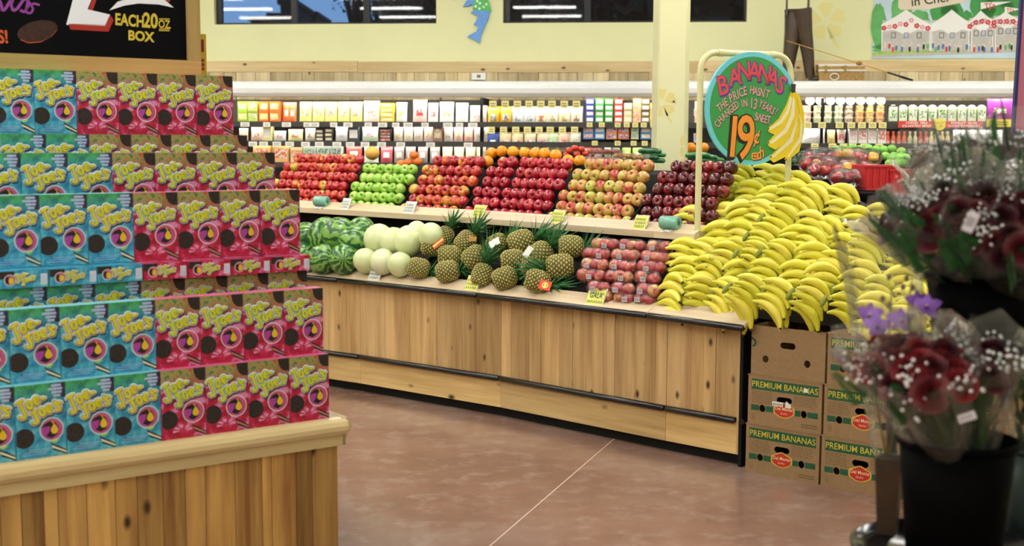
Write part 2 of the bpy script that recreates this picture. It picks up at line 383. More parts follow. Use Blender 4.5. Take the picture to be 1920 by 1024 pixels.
# ---------------------------------------------------------------- pillar
pa = atY(1233, 200, 9.6); pb = atY(1298, 200, 9.6)
pl = empty('pillar_1', (pa.x, pa.y, 0), 0, kind='structure'); w_ = pb.x-pa.x
wp = w_*.82
pc = MB().prism([(0, 0), (0, 0)], 0, 0)
pb_ = MB(); pr_ = [(0.012, 0), (wp-.012, 0), (wp, .012), (wp+.0, .2), (w_, .2), (w_, .4), (0, .4), (0, .012)]
n_ = len(pr_); pb_.add([(a, c, 0) for a, c in pr_]+[(a, c, CEIL) for a, c in pr_], [(i, (i+1) % n_, n_+(i+1) % n_, n_+i) for i in range(n_)]+[tuple(range(n_, 2*n_))])
pb_.build('shaft', pillarp, pl)
def hibiscus(mb, x, z, r, layer, m, clip=None, rot=0, wob=0):
    for k in range(5):
        a = rot+2*pi*k/5+.3; P = []
        for i in range(13):
            u = -.62+1.24*i/12; q = r*(1-.25*abs(u)**2.2+.04*sin(9*u)); P.append((x+cos(a+u*.8)*q, z+sin(a+u*.8)*q))
        for i in range(7): u = .35-.7*i/6; P.append((x+cos(a+u)*r*.24, z+sin(a+u)*r*.24))
        if clip: P = [(min(max(p[0], clip[0]), clip[1]), p[1]) for p in P]
        mb.poly(P, layer, m)
    P = [(x+.1*r, z-.2*r), (x+.5*r, z-1.0*r), (x+.75*r, z-1.3*r), (x+.62*r, z-1.45*r), (x+.4*r, z-1.1*r), (x, z-.3*r)]
    if clip: P = [(min(max(p[0], clip[0]), clip[1]), p[1]) for p in P]
    mb.poly(P, layer, m)
hz = atY(1240, 193, 9.6).z; st = MB(); hibiscus(st, .035, hz, .105, .8, 0, (.004, wp-.01), rot=.2)
for dx_, dz_, r_ in ((.12, .01, .008), (.135, -.005, .006), (.13, .03, .005), (.145, .02, .004)): st.disc(dx_, hz+dz_, r_, .8, 0)
st.build('flower_stencil', ochre, pl)
hz = atY(1288, 275, 9.6).z; st = MB()
for i, dz_ in enumerate((.045, -.04, -.13)): st.disc(wp-.022, hz+dz_, .018, .8, 0, .04)
st.build('flower_stencil', ochre, pl)

# ---------------------------------------------------------------- refrigerated wall case
czt, czb = 2.205, 2.052
ca = empty('refrigerated_case', C0, WA, 'long open refrigerated wall case with rounded white canopy and black shelves', 'refrigerator')
prof = [(.02, czt), (-.01, czt-.01), (-.035, czt-.035), (-.045, czt-.07), (-.04, czt-.115), (-.02, czb+.008), (.0, czb), (.03, czb), (.03, czb+.075), (.9, czb+.075), (.9, czt)]
X0, X1 = -4.4, 5.6
xs = [X0, -2.2, .78, 3.4, X1]
for a, c in zip(xs, xs[1:]): MB().prism(prof, a, c-.0004, 0, False).build('canopy', white, ca)
MB().box(X0, X1, .86, .9, .25, czb).build('back_panel', pm('case_back', (70, 66, 60), .6), ca)
for a in (X0, -.33, 1.0, 2.9, X1-.03): MB().box(a, a+.025, .12, .86, .3, czb).build('divider', dark, ca)
MB().prism([(.0, .0), (-.02, .45), (.02, .5), (.86, .5), (.86, 0)], X0, X1).build('base', white, ca)
lt = MB().prism([(.04, czb+.07), (.04, czb+.035), (.09, czb+.02), (.12, czb+.07)], X0+.05, X1-.05)
tl = pm('lit_cooler_tube', (255, 250, 235), .5); bs = tl.node_tree.nodes['Principled BSDF']; bs.inputs['Emission Color'].default_value = (1, .97, .88, 1); bs.inputs['Emission Strength'].default_value = COOLER
lt.build('light_tube', tl, ca)
shelfm = pm('black_shelf', (22, 22, 24), .5)
SH = [wl(700, 227, C0+wN*.10)[1]-.008, wl(700, 265, C0+wN*.10)[1], 1.42, 1.18, .92]
for i, z in enumerate(SH):
    f0 = .08-.02*i
    MB().box(X0+.03, X1-.03, f0, .86, z-.022, z-.002).build('shelf', shelfm, ca)
    MB().box(X0+.03, X1-.03, f0-.012, f0+.0, z-.05, z+.002).build('price_rail', pm('rail_%d' % i, (52, 50, 48), .4), ca)
    if i < 4: MB().box(X0+.06, X1-.06, f0+.03, f0+.06, z-.034, z-.0235).build('shelf_light', tl, ca)
# shelf contents ------------------------------------------------------------
def bag_mesh(w, h, d, n=5, crimp=.1):
    mb = MB(); vs = []; fs = []
    for sgn in (-1, 1):
        for j in range(n+1):
            for i in range(n+1):
                u, v = i/n*2-1, j/n*2-1; th = max(0, (1-abs(u)**2.6))**.6*max(0, 1-abs(v)**3)**.6
                vs.append((u*w/2*(1-.05*(1-abs(v))), sgn*d/2*th, h/2*(v+1)*(1-.0*abs(u))))
    for q in range(2):
        for j in range(n):
            for i in range(n):
                a = q*(n+1)**2+j*(n+1)+i; f = (a, a+1, a+n+2, a+n+1); fs.append(f if q == 0 else f[::-1])
    return mb.add(vs, fs, 0, True)
PK = {}
def pack_proto(kind):
    if kind in PK: return PK[kind]
    if kind == 'bag': b_ = bag_mesh(1, 1, .35); l_ = bag_mesh(.72, .46, .2); off = (0, -.09, .2)
    elif kind == 'hang': b_ = bag_mesh(1, 1, .3); b_.box(-.5, .5, -.01, .01, .93, 1.06); l_ = bag_mesh(.62, .5, .2); off = (0, -.085, .22)
    elif kind == 'box':
        b_ = MB().box(-.5, .5, 0, 1, 0, 1); l_ = MB().rect(-.4, .4, .22, .8, 8); off = (0, 0, 0)
    elif kind == 'tub':
        b_ = MB().lathe([(0, 0), (.38, 0), (.46, .82), (.5, .82), (.5, 1.0), (0, 1.0)], 14, 0, False, (0, .5, 0)); l_ = MB().lathe([(.405, .2), (.455, .68)], 14, 0, True, (0, .495, 0)); off = (0, 0, 0)
    elif kind == 'bottle':
        b_ = MB().lathe([(0, 0), (.44, 0), (.48, .05), (.48, .55), (.4, .68), (.22, .78), (.2, .84), (.24, .85), (.24, 1.0), (0, 1.0)], 12, 0, True, (0, .5, 0)); l_ = MB().lathe([(.49, .1), (.49, .5)], 12, 0, True, (0, .5, 0)); off = (0, 0, 0)
    elif kind == 'lid':
        b_ = MB().lathe([(.5, 0), (.5, .1), (.46, .12), (.44, .1), (0, .1)], 18, 0, True).xf(M.Rotation(R(78), 4, 'X') @ M.Translation(V((0, 0, 0)))); b_.xf(M.Translation(V((0, .12, .5)))); l_ = MB().lathe([(.42, .125), (0, .125)], 18).xf(M.Translation(V((0, .12, .5))) @ M.Rotation(R(78), 4, 'X')); off = (0, 0, 0)
    elif kind == 'tray':
        b_ = MB().hexa([(-.42,-.42,0),(.42,-.42,0),(.42,.42,0),(-.42,.42,0),(-.5,-.5,.75),(.5,-.5,.75),(.5,.5,.75),(-.5,.5,.75)]); l_ = MB().ell((0, 0, .72), (.46, .46, .28), 0, 12, 6); off = (0, 0, 0)
    PK[kind] = (b_, l_, off); return PK[kind]
PM = {}
NM = dict(bag='food_pouch', hang='cheese_pouch', box='food_carton', tub='food_tub', bottle='bottle', lid='round_tub', tray='meat_tray')
CT = dict(bag='pouch', hang='pouch', box='carton', tub='tub', bottle='bottle', lid='tub', tray='tray')
def pack(kind, s, z, w, h, d, c1, c2, label, group, depth=.14, tilt=0, name=None, rotz=0):
    b_, l_, off = pack_proto(kind)
    if kind not in PM:
        m1 = bpy.data.meshes.new('pack'); m1.from_pydata(b_.v, [], b_.f); m1.polygons.foreach_set('use_smooth', b_.s); m1.materials.append(oc)
        m2 = bpy.data.meshes.new('print'); m2.from_pydata(l_.v, [], l_.f); m2.polygons.foreach_set('use_smooth', l_.s); m2.materials.append(ocm)
        m1.update(); m2.update(); PM[kind] = (m1, m2)
    m1, m2 = PM[kind]; P = C0+wV*s+wN*depth; P.z = z
    mw = M.Translation(P) @ M.Rotation(WA+rotz, 4, 'Z') @ M.Rotation(tilt, 4, 'X') @ M.Diagonal((w, d, h, 1))
    o = put(name or NM[kind], m1, None, mw=mw); o.color = lin(c1); tag(o, label, CT[kind], group)
    q = put('label' if kind != 'tray' else 'meat', m2, o, off); q.color = lin(c2); return o
Y_, G_, O_, Rd, Wh, Cr, Pk, Br, Bl = (226, 200, 60), (150, 190, 60), (228, 110, 40), (205, 50, 45), (236, 234, 228), (232, 216, 176), (222, 150, 140), (150, 110, 70), (50, 80, 170)
def row(specs, zbase, P, group, tail, sh):
    """specs: px0, px1, pixel top, kind, c1, c2, words, stack"""
    i = 0
    for (a, c, top, kind, c1, c2, words, stack) in specs:
        sa, sb = wl(a, 220, C0)[0], wl(c, 220, C0)[0]; zt_ = wl((a+c)/2, top, C0+wN*.1)[1]; w = sb-sa; h = (zt_-zbase)/stack
        for k in range(stack):
            dd = {'bag': .1, 'hang': .08, 'box': .12, 'tub': w, 'bottle': w, 'tray': .12, 'lid': .1*h/.1}[kind] if kind != 'lid' else h
            lab = words+', '+ordn(i)+' '+tail+('' if stack == 1 else ', '+('bottom', 'second', 'third', 'fourth')[k]+' of stack')
            off_ = .10 if kind in ('tub', 'bottle', 'box', 'lid') else .15
            pack(kind, (sa+sb)/2, zbase+k*h+.0005, w*.95, h*.985, dd*.95, c1, c2, lab, group, depth=off_+rnd.uniform(0, .012), tilt=R(-7) if kind in ('bag', 'hang') else 0, rotz=rnd.uniform(-.05, .05))
        i += 1
z0, z1, z2 = SH[0], SH[1], SH[2]
S = []
for a, c1, c2 in ((439, G_, Y_), (458, (190, 200, 90), (150, 180, 60)), (479, O_, Y_), (499, O_, (240, 190, 60))): S.append((a, a+19, 190, 'box', c1, c2, 'green and yellow pack' if c1 != O_ else 'orange pack with yellow panel', 2))
for a in (521, 533): S.append((a, a+15, 191, 'bag', (215, 110, 60), (235, 190, 150), 'orange sausage pouch', 1))
for i, a in enumerate(range(553, 668, 24)): S.append((a, a+24, 190, 'bag', (238, 226, 130), ((190, 110, 80) if i > 1 else (170, 130, 60)), 'yellow-topped meat pouch', 1))
S += [(674, 706, 188, 'bag', (240, 214, 206), (214, 110, 90), 'wide white meat pouch with red print', 1)]
for k in range(1): S.append((708, 734, 193, 'box', Y_, (236, 220, 150), 'flat yellow pack', 4))
S += [(736, 758, 191, 'bag', Wh, (150, 190, 90), 'white pouch with green print', 1), (768, 796, 186, 'bag', (240, 190, 180), Rd, 'red and white meat pouch', 1), (797, 817, 192, 'bag', Wh, (225, 90, 70), 'white pouch with red square', 1), (819, 847, 190, 'bag', Wh, (225, 160, 80), 'white pouch with orange swirl', 1), (849, 874, 192, 'bag', Wh, (236, 226, 170), 'plain white pouch', 1), (876, 910, 197, 'bag', (240, 226, 220), (228, 160, 150), 'pink sliced meat pouch', 1)]
row(S, z0, C0, 'packs on the top cooler shelf', 'on top cooler shelf from the cookies', 0)
S = []
hc = [((228, 170, 50), (110, 130, 110)), ((232, 178, 60), (110, 120, 110)), ((228, 230, 232), (150, 165, 175)), ((224, 228, 232), (140, 160, 170)), ((240, 232, 200), (220, 110, 60)), ((242, 236, 214), (226, 160, 50)), ((240, 226, 190), (230, 180, 60)), ((240, 234, 220), (190, 130, 50))]
cx_ = [923, 946, 969, 991, 1013, 1034, 1057, 1080]
tagy = pm('yellow_price_card', (238, 228, 150), .5)
def ptag(s, z, w, h, m, label, dep, group, name='price_tag', sc=True):
    P = C0+wV*s+wN*dep; P.z = z
    o = MB().box(-w/2, w/2, -.002, 0, 0, h).build(name, m, None, P, WA); tag(o, label, 'tag', group)
    if sc:
        q = MB()
        for k in range(2): q.rect(-w*.32, w*.3, h*(.25+.32*k), h*(.36+.32*k), 2.8)
        q.build('lettering', inkm, o)
inkm = pm('faded_ink', (120, 110, 80), .7)
for i, x in enumerate(cx_):
    c1, c2 = hc[i]; zb_ = wl(x, 237, C0)[1]; zt_ = wl(x, 201, C0)[1]; s = wl(x, 220, C0)[0]
    pack('hang', s, zb_, .118, zt_-zb_, .25, c1, c2, ('orange', 'golden', 'silver', 'pale silver', 'cream and red', 'cream and gold', 'cream', 'tilted white')[i]+' cheese pouch hanging on the upper peg row', 'hanging cheese pouches', .12, 0)
    ptag(s, wl(x, 203, C0)[1], .072, .073, tagy, 'yellow price card above '+ordn(i)+' cheese pouch of the upper peg row', .05, 'cheese price cards')
    ptag(s-.015, wl(x, 250.5, C0)[1], .068, .065, tagy, 'yellow price card above '+ordn(i)+' cheese pouch of the lower peg row', .05, 'cheese price cards')
hc2 = [(Bl, Wh), ((232, 210, 170), (200, 120, 90)), ((236, 216, 180), (205, 110, 80)), ((232, 220, 190), (200, 90, 130)), ((236, 222, 200), (200, 90, 140)), ((206, 226, 190), (120, 180, 70)), ((236, 200, 180), (225, 70, 50)), ((232, 226, 210), (120, 110, 90))]
for i, x in enumerate([922, 945, 968, 992, 1016, 1036, 1055, 1077]):
    c1, c2 = hc2[i]; zb_ = wl(x, 286, C0)[1]; zt_ = wl(x, 250, C0)[1]
    pack('hang', wl(x, 220, C0)[0], zb_, .115, zt_-zb_, .25, c1, c2, ('navy blue', 'cream', 'buff', 'pink-labelled', 'magenta-labelled', 'green-labelled', 'red-striped', 'black and white')[i]+' cheese pouch hanging on the lower peg row', 'hanging cheese pouches', .12, 0)
S = []
for a, c1, c2, n, nm in ((1097, (60, 70, 170), Wh, 4, 'blue'), (1115, (70, 160, 70), Wh, 4, 'green'), (1133, (70, 160, 70), (236, 240, 225), 4, 'green'), (1151, (220, 60, 50), Wh, 4, 'red'), (1169, (226, 200, 150), (236, 220, 180), 3, 'cream'), (1186, (230, 190, 130), (226, 110, 70), 4, 'peach'), (1202, (110, 90, 50), Wh, 4, 'brown'), (1218, (210, 190, 80), (220, 90, 50), 3, 'yellow')):
    S.append((a, a+16, 185 if n == 4 else 193, 'box', c1, c2, nm+' butter tub', n))
row(S, z0, C0, 'stacked small tubs', 'column of tub stacks by the pillar', 0)
S = []
for i, (a, c, top, k, c1, c2, nm) in enumerate(((438, 456, 240, 'bag', (230, 190, 160), (215, 120, 90), 'pink salmon pouch'), (460, 484, 238, 'bag', (232, 200, 180), (180, 110, 90), 'brown-pink meat pouch'), (486, 502, 236, 'box', (236, 226, 150), Wh, 'yellow and white carton'), (504, 528, 245, 'bag', Wh, (210, 110, 80), 'white tray of red meat'), (531, 560, 242, 'bag', (240, 230, 160), (205, 100, 70), 'yellow pack of red meat'), (563, 583, 240, 'bag', (226, 216, 196), (150, 120, 70), 'herb-filled clear pouch'))): S.append((a, c, top, k, c1, c2, nm, 1))
S += [(586, 601, 243, 'box', (60, 56, 48), Cr, 'black-lidded dip pot', 3), (603, 618, 241, 'box', (62, 58, 50), Cr, 'black-lidded pale dip pot', 3), (621, 645, 236, 'bag', Wh, (200, 190, 200), 'white poultry pouch', 1), (648, 668, 238, 'box', (60, 66, 80), Wh, 'white pouch in blue-black frame', 1), (671, 703, 236, 'bag', (222, 236, 210), (205, 140, 160), 'green and pink ham pouch', 1), (706, 729, 242, 'box', (60, 54, 54), (225, 80, 60), 'red-labelled black pot', 4)]
for i, a in enumerate(range(732, 906, 19)):
    S.append((a, a+18, 236, 'bag' if i != 4 else 'box', ((224, 206, 190), (232, 216, 196), (226, 200, 190), (232, 206, 196), (150, 110, 90), (220, 210, 200), (230, 190, 180), (230, 176, 160), (226, 206, 190))[i % 9], ((206, 170, 80), (200, 180, 120), (170, 150, 130))[i % 3], 'sliced deli meat pouch with gold band', 1))
row(S, z1, C0, 'packs on the second cooler shelf', 'on second cooler shelf from the cookies', 1)
S = []
for i, (a, c, c1, c2, nm) in enumerate(((1092, 1113, (90, 140, 205), (226, 130, 120), 'blue and pink'), (1114, 1134, (90, 150, 210), Wh, 'blue and white'), (1136, 1157, (226, 150, 90), (150, 90, 160), 'orange and purple'), (1158, 1180, (220, 120, 60), (150, 80, 160), 'orange'), (1183, 1198, (200, 210, 160), (120, 150, 110), 'pale green'), (1201, 1222, (70, 140, 200), (230, 190, 140), 'bright blue'), (1224, 1236, (190, 200, 150), Wh, 'sage green'))): S.append((a, c, 238, 'box', c1, c2, nm+' carton', 2))
row(S, z1+.03, C0, 'cartons on the second shelf by the pillar', 'carton stack by the pillar', 1)
S = []
for i, (a, c, top, c1, c2, nm) in enumerate(((466, 500, 272, (236, 190, 110), O_, 'clamshell of carrots'), (503, 535, 273, (236, 180, 110), O_, 'clamshell of carrots and dip'), (537, 560, 276, (232, 200, 150), (230, 150, 80), 'pale vegetable clamshell'), (562, 586, 274, (226, 236, 226), (90, 180, 120), 'green-labelled clamshell'), (588, 612, 272, (230, 238, 232), (80, 170, 120), 'green-labelled salad clamshell'), (614, 636, 272, (226, 238, 230), (90, 170, 120), 'pale green salad clamshell'), (640, 672, 268, (210, 70, 60), Cr, 'red-framed noodle pouch'), (675, 704, 268, (226, 236, 214), (215, 150, 160), 'pale ham pouch'), (706, 730, 272, (190, 80, 90), Wh, 'red and white small pack'))): S.append((a, c, top, 'box' if i < 6 else 'bag', c1, c2, nm, 1))
for i, a in enumerate((732, 754, 777, 800, 824, 846, 868, 888)): S.append((a, a+20, 272, 'bag', (150, 136, 130) if i < 4 else (206, 190, 150), ((214, 180, 166), (216, 190, 176), (226, 200, 196))[i % 3], 'dark-backed sliced meat pouch', 1))
row(S, z2, C0, 'packs on the third cooler shelf', 'on third cooler shelf from the cookies', 2)
S = []
for i, (a, c, top, k, c1, c2, nm) in enumerate(((1092, 1110, 270, 'box', (170, 40, 40), (200, 120, 100), 'dark red berry carton'), (1112, 1130, 270, 'box', (170, 40, 40), (210, 150, 130), 'red berry carton'), (1133, 1146, 272, 'box', (214, 206, 186), G_, 'pale salad carton'), (1148, 1163, 272, 'box', (206, 206, 186), (110, 140, 90), 'grey-green salad carton'), (1166, 1184, 268, 'bag', (150, 200, 50), (226, 190, 150), 'lime green pouch'), (1186, 1206, 268, 'bag', (160, 206, 60), (226, 200, 170), 'lime and white pouch'), (1208, 1232, 276, 'box', (60, 100, 80), (90, 120, 100), 'dark green herb clamshell'))): S.append((a, c, top, k, c1, c2, nm, 1))
row(S, z2, C0, 'packs on the third shelf by the pillar', 'on third shelf by the pillar', 2)
S = [(1303, 1316, 190, 'box', (226, 200, 180), Pk, 'pale pink carton', 3)]
row(S, z0, C0, 'cartons between pillar and banana sign', 'stack beside sign frame', 0)
S = [(1303, 1316, 250, 'box', (206, 190, 200), (120, 100, 120), 'mauve carton', 1)]
row(S, z1, C0, 'cartons between pillar and banana sign', 'carton beside sign frame', 0)
# dip tubs, one shelf of lids showing above them
tc_ = [((236, 226, 200), (232, 160, 150)), ((238, 230, 200), (190, 200, 120)), ((236, 230, 200), (180, 196, 120)), ((238, 232, 210), (170, 190, 120)), ((226, 214, 190), (150, 90, 60)), ((236, 190, 110), (230, 130, 70)), ((240, 200, 120), (226, 190, 90)), ((238, 190, 110), (235, 140, 80))]
S = []; nmt = ('pink', 'green', 'lime', 'pale green', 'dark brown', 'orange', 'yellow', 'deep orange')
for i in range(8): S.append((1507+i*19.8, 1507+i*19.8+18.8, 198, 'tub', tc_[i][0], tc_[i][1], nmt[i]+'-labelled dip tub', 3))
row(S, z0+.005, C0, 'stacked dip tubs', 'dip stack from the banana sign', 0)
lc = [(120, 40, 30), (90, 90, 50), (80, 96, 60), (84, 100, 60), (120, 70, 50), (150, 120, 50), (170, 160, 50), (220, 110, 50)]
for i in range(8):
    x = 1523+i*19.2; s = wl(x, 190, C0)[0]; zz = wl(x, 196, C0)[1]
    pack('lid', s, zz-.005, .085, .085, .085, (214, 206, 190), lc[i], 'round tub standing on edge, '+ordn(i)+' of the top row beside banana sign', 'tubs on edge', .16, 0)
hl_ = MB().box(wl(1515, 190, C0)[0], wl(1690, 190, C0)[0], .12, .3, 0, .012).build('top_tray', shelfm, ca, (0, 0, wl(1600, 197, C0)[1]-.012))
S = [(1506, 1554, 239, 'bag', (238, 236, 230), (226, 200, 190), 'wide white dough pouch', 1), (1556, 1572, 243, 'bag', (232, 206, 130), (220, 180, 110), 'yellow tofu pouch', 1), (1574, 1592, 243, 'tub', (238, 230, 216), (215, 90, 70), 'white tub with red square', 1)]
for i in range(4): S.append((1596+i*18, 1613+i*18, 238, 'box', (240, 238, 232), ((226, 190, 180), (222, 120, 100))[i % 2], 'white yoghurt carton', 1))
row(S, z1, C0, 'packs below the dip tubs', 'pack below the dip tubs', 1)
S = []
for i in range(10): S.append((1671+i*18.6, 1687+i*18.6, 200, 'box', (196, 206, 176), (90, 140, 70), 'herb clamshell with green sprigs', 1))
row(S, wl(1750, 227, C0)[1], C0, 'herb clamshells', 'of the herb row above red banner', 0)
for i in range(10):
    s = wl(1679+i*18.6, 215, C0)[0]; zc = wl(1700, 200, C0)[1]
    o = pack('lid', s, zc-.03, .07, .05, .06, (226, 226, 214), (214, 220, 200), 'rounded clear lid of herb clamshell, '+ordn(i)+' of herb row', 'herb clamshell lids', .12)
redb = pm('red_banner', (222, 70, 56), .5); yel = pm('bright_yellow_card', (240, 224, 40), .5)
sa, sb = wl(1685, 233, C0)[0], wl(1843, 233, C0)[0]; zc = wl(1760, 233, C0)[1]; P = C0+wV*sa+wN*.02; P.z = zc
bn = empty('shelf_banner', P, WA, 'long red shelf banner with white lettering below the herb clamshells', 'sign')
MB().box(0, sb-sa, -.003, 0, -.032, .03).build('panel', redb, bn)
q = MB(); L_ = sb-sa
for i, (a, t1, t2) in enumerate(((.22, 'CHIVES  DILL', 'CILANTRO MINT'), (.78, 'PARSLEY  SAGE', 'THYME ROSEMARY'))):
    q.text(t1, L_*a, .002, .03, 4.5, 0, .02, sx=1.15); q.text(t2, L_*a, -.026, .03, 4.5, 0, .02, sx=1.15)
q.build('lettering', whitep, bn)
s = wl(1762, 233, C0)[0]; P = C0+wV*s+wN*.01; P.z = zc-.002
rd = empty('round_price_sign', P, WA, 'round yellow price disc in the middle of the red banner', 'sign')
MB().lathe([(0, 0), (.056, 0), (.056, .004), (0, .004)], 24, 0, False).xf(M.Rotation(R(90), 4, 'X')).build('disc', yel, rd)
MB().text('EACH', 0, .005, .03, 6, 0, .01).text('1.49', 0, -.025, .03, 6, 0, .01).build('lettering', pm('ochre_ink', (190, 150, 30), .6), rd)
S = []
bc = [((220, 90, 50), (235, 120, 60), 'pink-capped juice'), ((220, 90, 50), (235, 120, 60), 'pink-capped juice'), ((226, 100, 40), (200, 70, 40), 'black-capped orange juice'), ((226, 100, 40), (190, 60, 40), 'black-capped orange juice'), ((226, 220, 180), (150, 190, 120), 'white-capped dressing'), ((226, 220, 180), (150, 190, 120), 'white-capped dressing'), ((200, 60, 40), (190, 50, 40), 'red dressing'), ((200, 60, 40), (190, 50, 40), 'red dressing'), ((230, 210, 120), (226, 200, 90), 'yellow dressing'), ((230, 210, 120), (226, 200, 90), 'yellow dressing'), ((226, 206, 120), (40, 60, 130), 'blue-labelled dressing'), ((226, 206, 120), (40, 60, 130), 'blue-labelled dressing')]
for i, (c1, c2, nm) in enumerate(bc): S.append((1666+i*10.35, 1675.6+i*10.35, 246, 'bottle', c1, c2, nm+' bottle', 1))
row(S, z1-.055, C0, 'bottles below the red banner', 'of the bottle row', 1)
MB().box(wl(1664, 220, C0)[0], wl(1800, 220, C0)[0], .06, .3, 0, .03).build('bottle_riser', shelfm, ca, (0, 0, z1-.09))
for i in range(12):
    s = wl(1670.8+i*10.35, 250, C0)[0]; zc = wl(1700, 254, C0)[1]
for i in range(3): S = []
S = [(1796+i*16, 1811+i*16, 243, 'bag', (236, 236, 228), (206, 216, 190), 'white salad pouch', 1) for i in range(6)]
row(S, z1-.03, C0, 'salad pouches', 'beside bottles, above the bouquets', 1)
S = [(1720+i*22, 1740+i*22, 282, 'bag', (230, 230, 226), (206, 200, 150), 'pale salad pouch', 1) for i in range(8)]
row(S, z2, C0, 'low salad pouches', 'low above the bouquets', 1)
s = wl(1881, 205, C0)[0]
pack('bag', s, wl(1881, 224, C0)[1], .23, .19, .1, (150, 50, 150), (110, 90, 50), 'shiny purple snack pouch above the yellow shelf card', 'purple pouch', .12)
ptag(wl(1877, 230, C0)[0], wl(1877, 238, C0)[1], .24, .07, yel, 'wide yellow shelf card below the purple pouch', .03, None, 'shelf_card')
pale = pm('white_price_card', (240, 240, 232), .5)
for i, x in enumerate((456, 497, 534, 573, 587, 623, 650, 688, 715, 740, 763, 795, 838, 860, 885)): ptag(wl(x, 230, C0)[0], z0-.052, .07 if i % 2 else .09, .045, pale, 'white price card on the top cooler rail, '+ordn(i)+' from the cookies', .055, 'rail price cards')
for i, x in enumerate((472, 492, 517, 541, 571, 597, 630, 655, 683, 714, 750, 806, 877)): ptag(wl(x, 262, C0)[0], z1-.055, .085, .047, pale, 'white price card on the second cooler rail, '+ordn(i)+' from the cookies', .035, 'rail price cards')
for i, x in enumerate((1105, 1128, 1158, 1175, 1191, 1207, 1225)): ptag(wl(x, 230, C0)[0], z0-.045, .055, .045, tagy, 'yellow price card below butter tubs, '+ordn(i)+' of that rail', .055, 'rail price cards')
for i, x in enumerate((1115, 1158, 1188, 1209)): ptag(wl(x, 262, C0)[0], z1-.03, .055, .045, tagy, 'yellow price card below small cartons, '+ordn(i)+' of that rail', .035, 'rail price cards')
for i, x in enumerate((1516, 1543, 1576, 1598, 1618, 1638, 1657)): ptag(wl(x, 230, C0)[0], z0-.045, .07, .055, tagy, 'yellow price card below dip tubs, '+ordn(i)+' of that rail', .055, 'rail price cards')
for i, x in enumerate((1529, 1562, 1583, 1600, 1622, 1650)): ptag(wl(x, 262, C0)[0], z1-.055, .07, .055, tagy, 'yellow price card on the rail above the limes, '+ordn(i)+' of that rail', .035, 'rail price cards')

# ---------------------------------------------------------------- things on and above the canopy
ob = empty('outlet_cover', W0+wV*wl(899, 145)[0], WA, 'small white outlet box on the plank wall above the canopy', 'outlet'); ob.location.z = wl(899, 150)[1]
MB().box(-.07, .07, -.06, -.021, 0, .07).build('box', white, ob); MB().rect(-.02, .02, .02, .05, 62).build('socket', inkm, ob)
# fish cut-out in a flowered shirt
fsh = lambda px, py: wl(px, py, W0-wN*.03)
o_s, o_z = fsh(895, 40)
fp = [fsh(*p) for p in ((868, 12), (878, -4), (890, -14), (905, -12), (916, 2), (920, 18), (917, 26), (915, 36), (910, 46), (905, 58), (901, 68), (899, 82), (893, 76), (885, 73), (876, 69), (884, 64), (893, 59), (897, 50), (888, 46), (893, 40), (896, 30), (883, 24), (890, 16), (884, 8), (876, 12))]
P = W0-wN*.03+wV*o_s; P.z = o_z
fi = empty('fish_cutout', P, WA, 'blue wooden fish cut-out wearing a green flowered shirt on the cream wall', 'decoration')
blu = pm('fish_blue', (96, 150, 220), .5, var=.1); grn = pm('shirt_green', (70, 180, 80), .5)
bm = MB(); pts = [(a-o_s, b_-o_z) for a, b_ in fp]; bm.poly(pts, 0, 0); n_ = len(pts)
bm.add([(a, 0, b_) for a, b_ in pts]+[(a, .028, b_) for a, b_ in pts], [(i, n_+i, n_+(i+1) % n_, (i+1) % n_) for i in range(n_)]); bm.build('body', blu, fi)
sp = [(a-o_s, b_-o_z) for a, b_ in (fsh(*p) for p in ((886, 18), (889, 5), (888, -12), (912, -12), (922, 22), (913, 20), (903, 20)))]
MB().poly(sp, 2, 0).build('shirt', grn, fi)
q = MB()
for px, py in ((892, 12), (900, 6), (907, 13), (899, 16), (912, 8), (895, 2)):
    a, b_ = fsh(px, py); q.disc(a-o_s, b_-o_z, .014, 3.2, 0, n=5)
q.build('shirt_flowers', whitep, fi)
# hibiscus stencil on wall
a, b_ = wl(1549, 40); P = W0+wV*a; P.z = b_
q = MB(); hibiscus(q, 0, 0, .19, 1.5, 0, rot=.1); tag(q.build('hibiscus_stencil', palew, None, P, WA), 'pale yellow hibiscus stencilled on the cream wall beside the poster', 'decal')
# waders
P = C0+wN*.45+wV*wl(1497, 140, C0+wN*.45)[0]; P.z = czt
wa = empty('waders', P, WA, 'brown rubber fishing waders standing on the canopy by the banana sign', 'waders')
wm = pm('brown_rubber', (62, 46, 32), .38, .6, var=.35, vscale=9)
def q2(px, py): a, b_ = wl(px, py, C0+wN*.45); return a-(P-C0).dot(wV), b_-czt
for sg, pts, r_ in ((0, ((1490, 18), (1488, 60), (1482, 100), (1478, 130), (1477, 146)), (.092, .085, .066, .056, .05)), (1, ((1502, 18), (1508, 60), (1514, 100), (1517, 130), (1519, 144)), (.1, .075, .06, .05, .046))):
    pp = [(q2(*a)[0], (-.02 if sg else .02), q2(*a)[1]) for a in pts]; pp[-1] = (pp[-1][0], pp[-1][1], .05)
    lg = MB().tube(pp, list(r_), 14); e_ = pp[-1]
    lg.ell((e_[0]+(.03 if sg else .01), e_[1]-.04, .035), (.055, .1, .034)); lg.build('leg', wm, wa)
a = q2(1514, 14); c_ = q2(1516, -4)
MB().tube([(a[0]-.02, -.06, a[1]-.16), (a[0]+.0, -.07, a[1]), (c_[0], -.02, c_[1]+.1)], [.02, .012, .01], 6).build('shoulder_strap', wm, wa)
a = q2(1474, 18); MB().tube([(a[0], -.06, a[1]-.06), (a[0], -.04, a[1]+.12)], [.012, .008], 6).build('shoulder_strap', wm, wa)
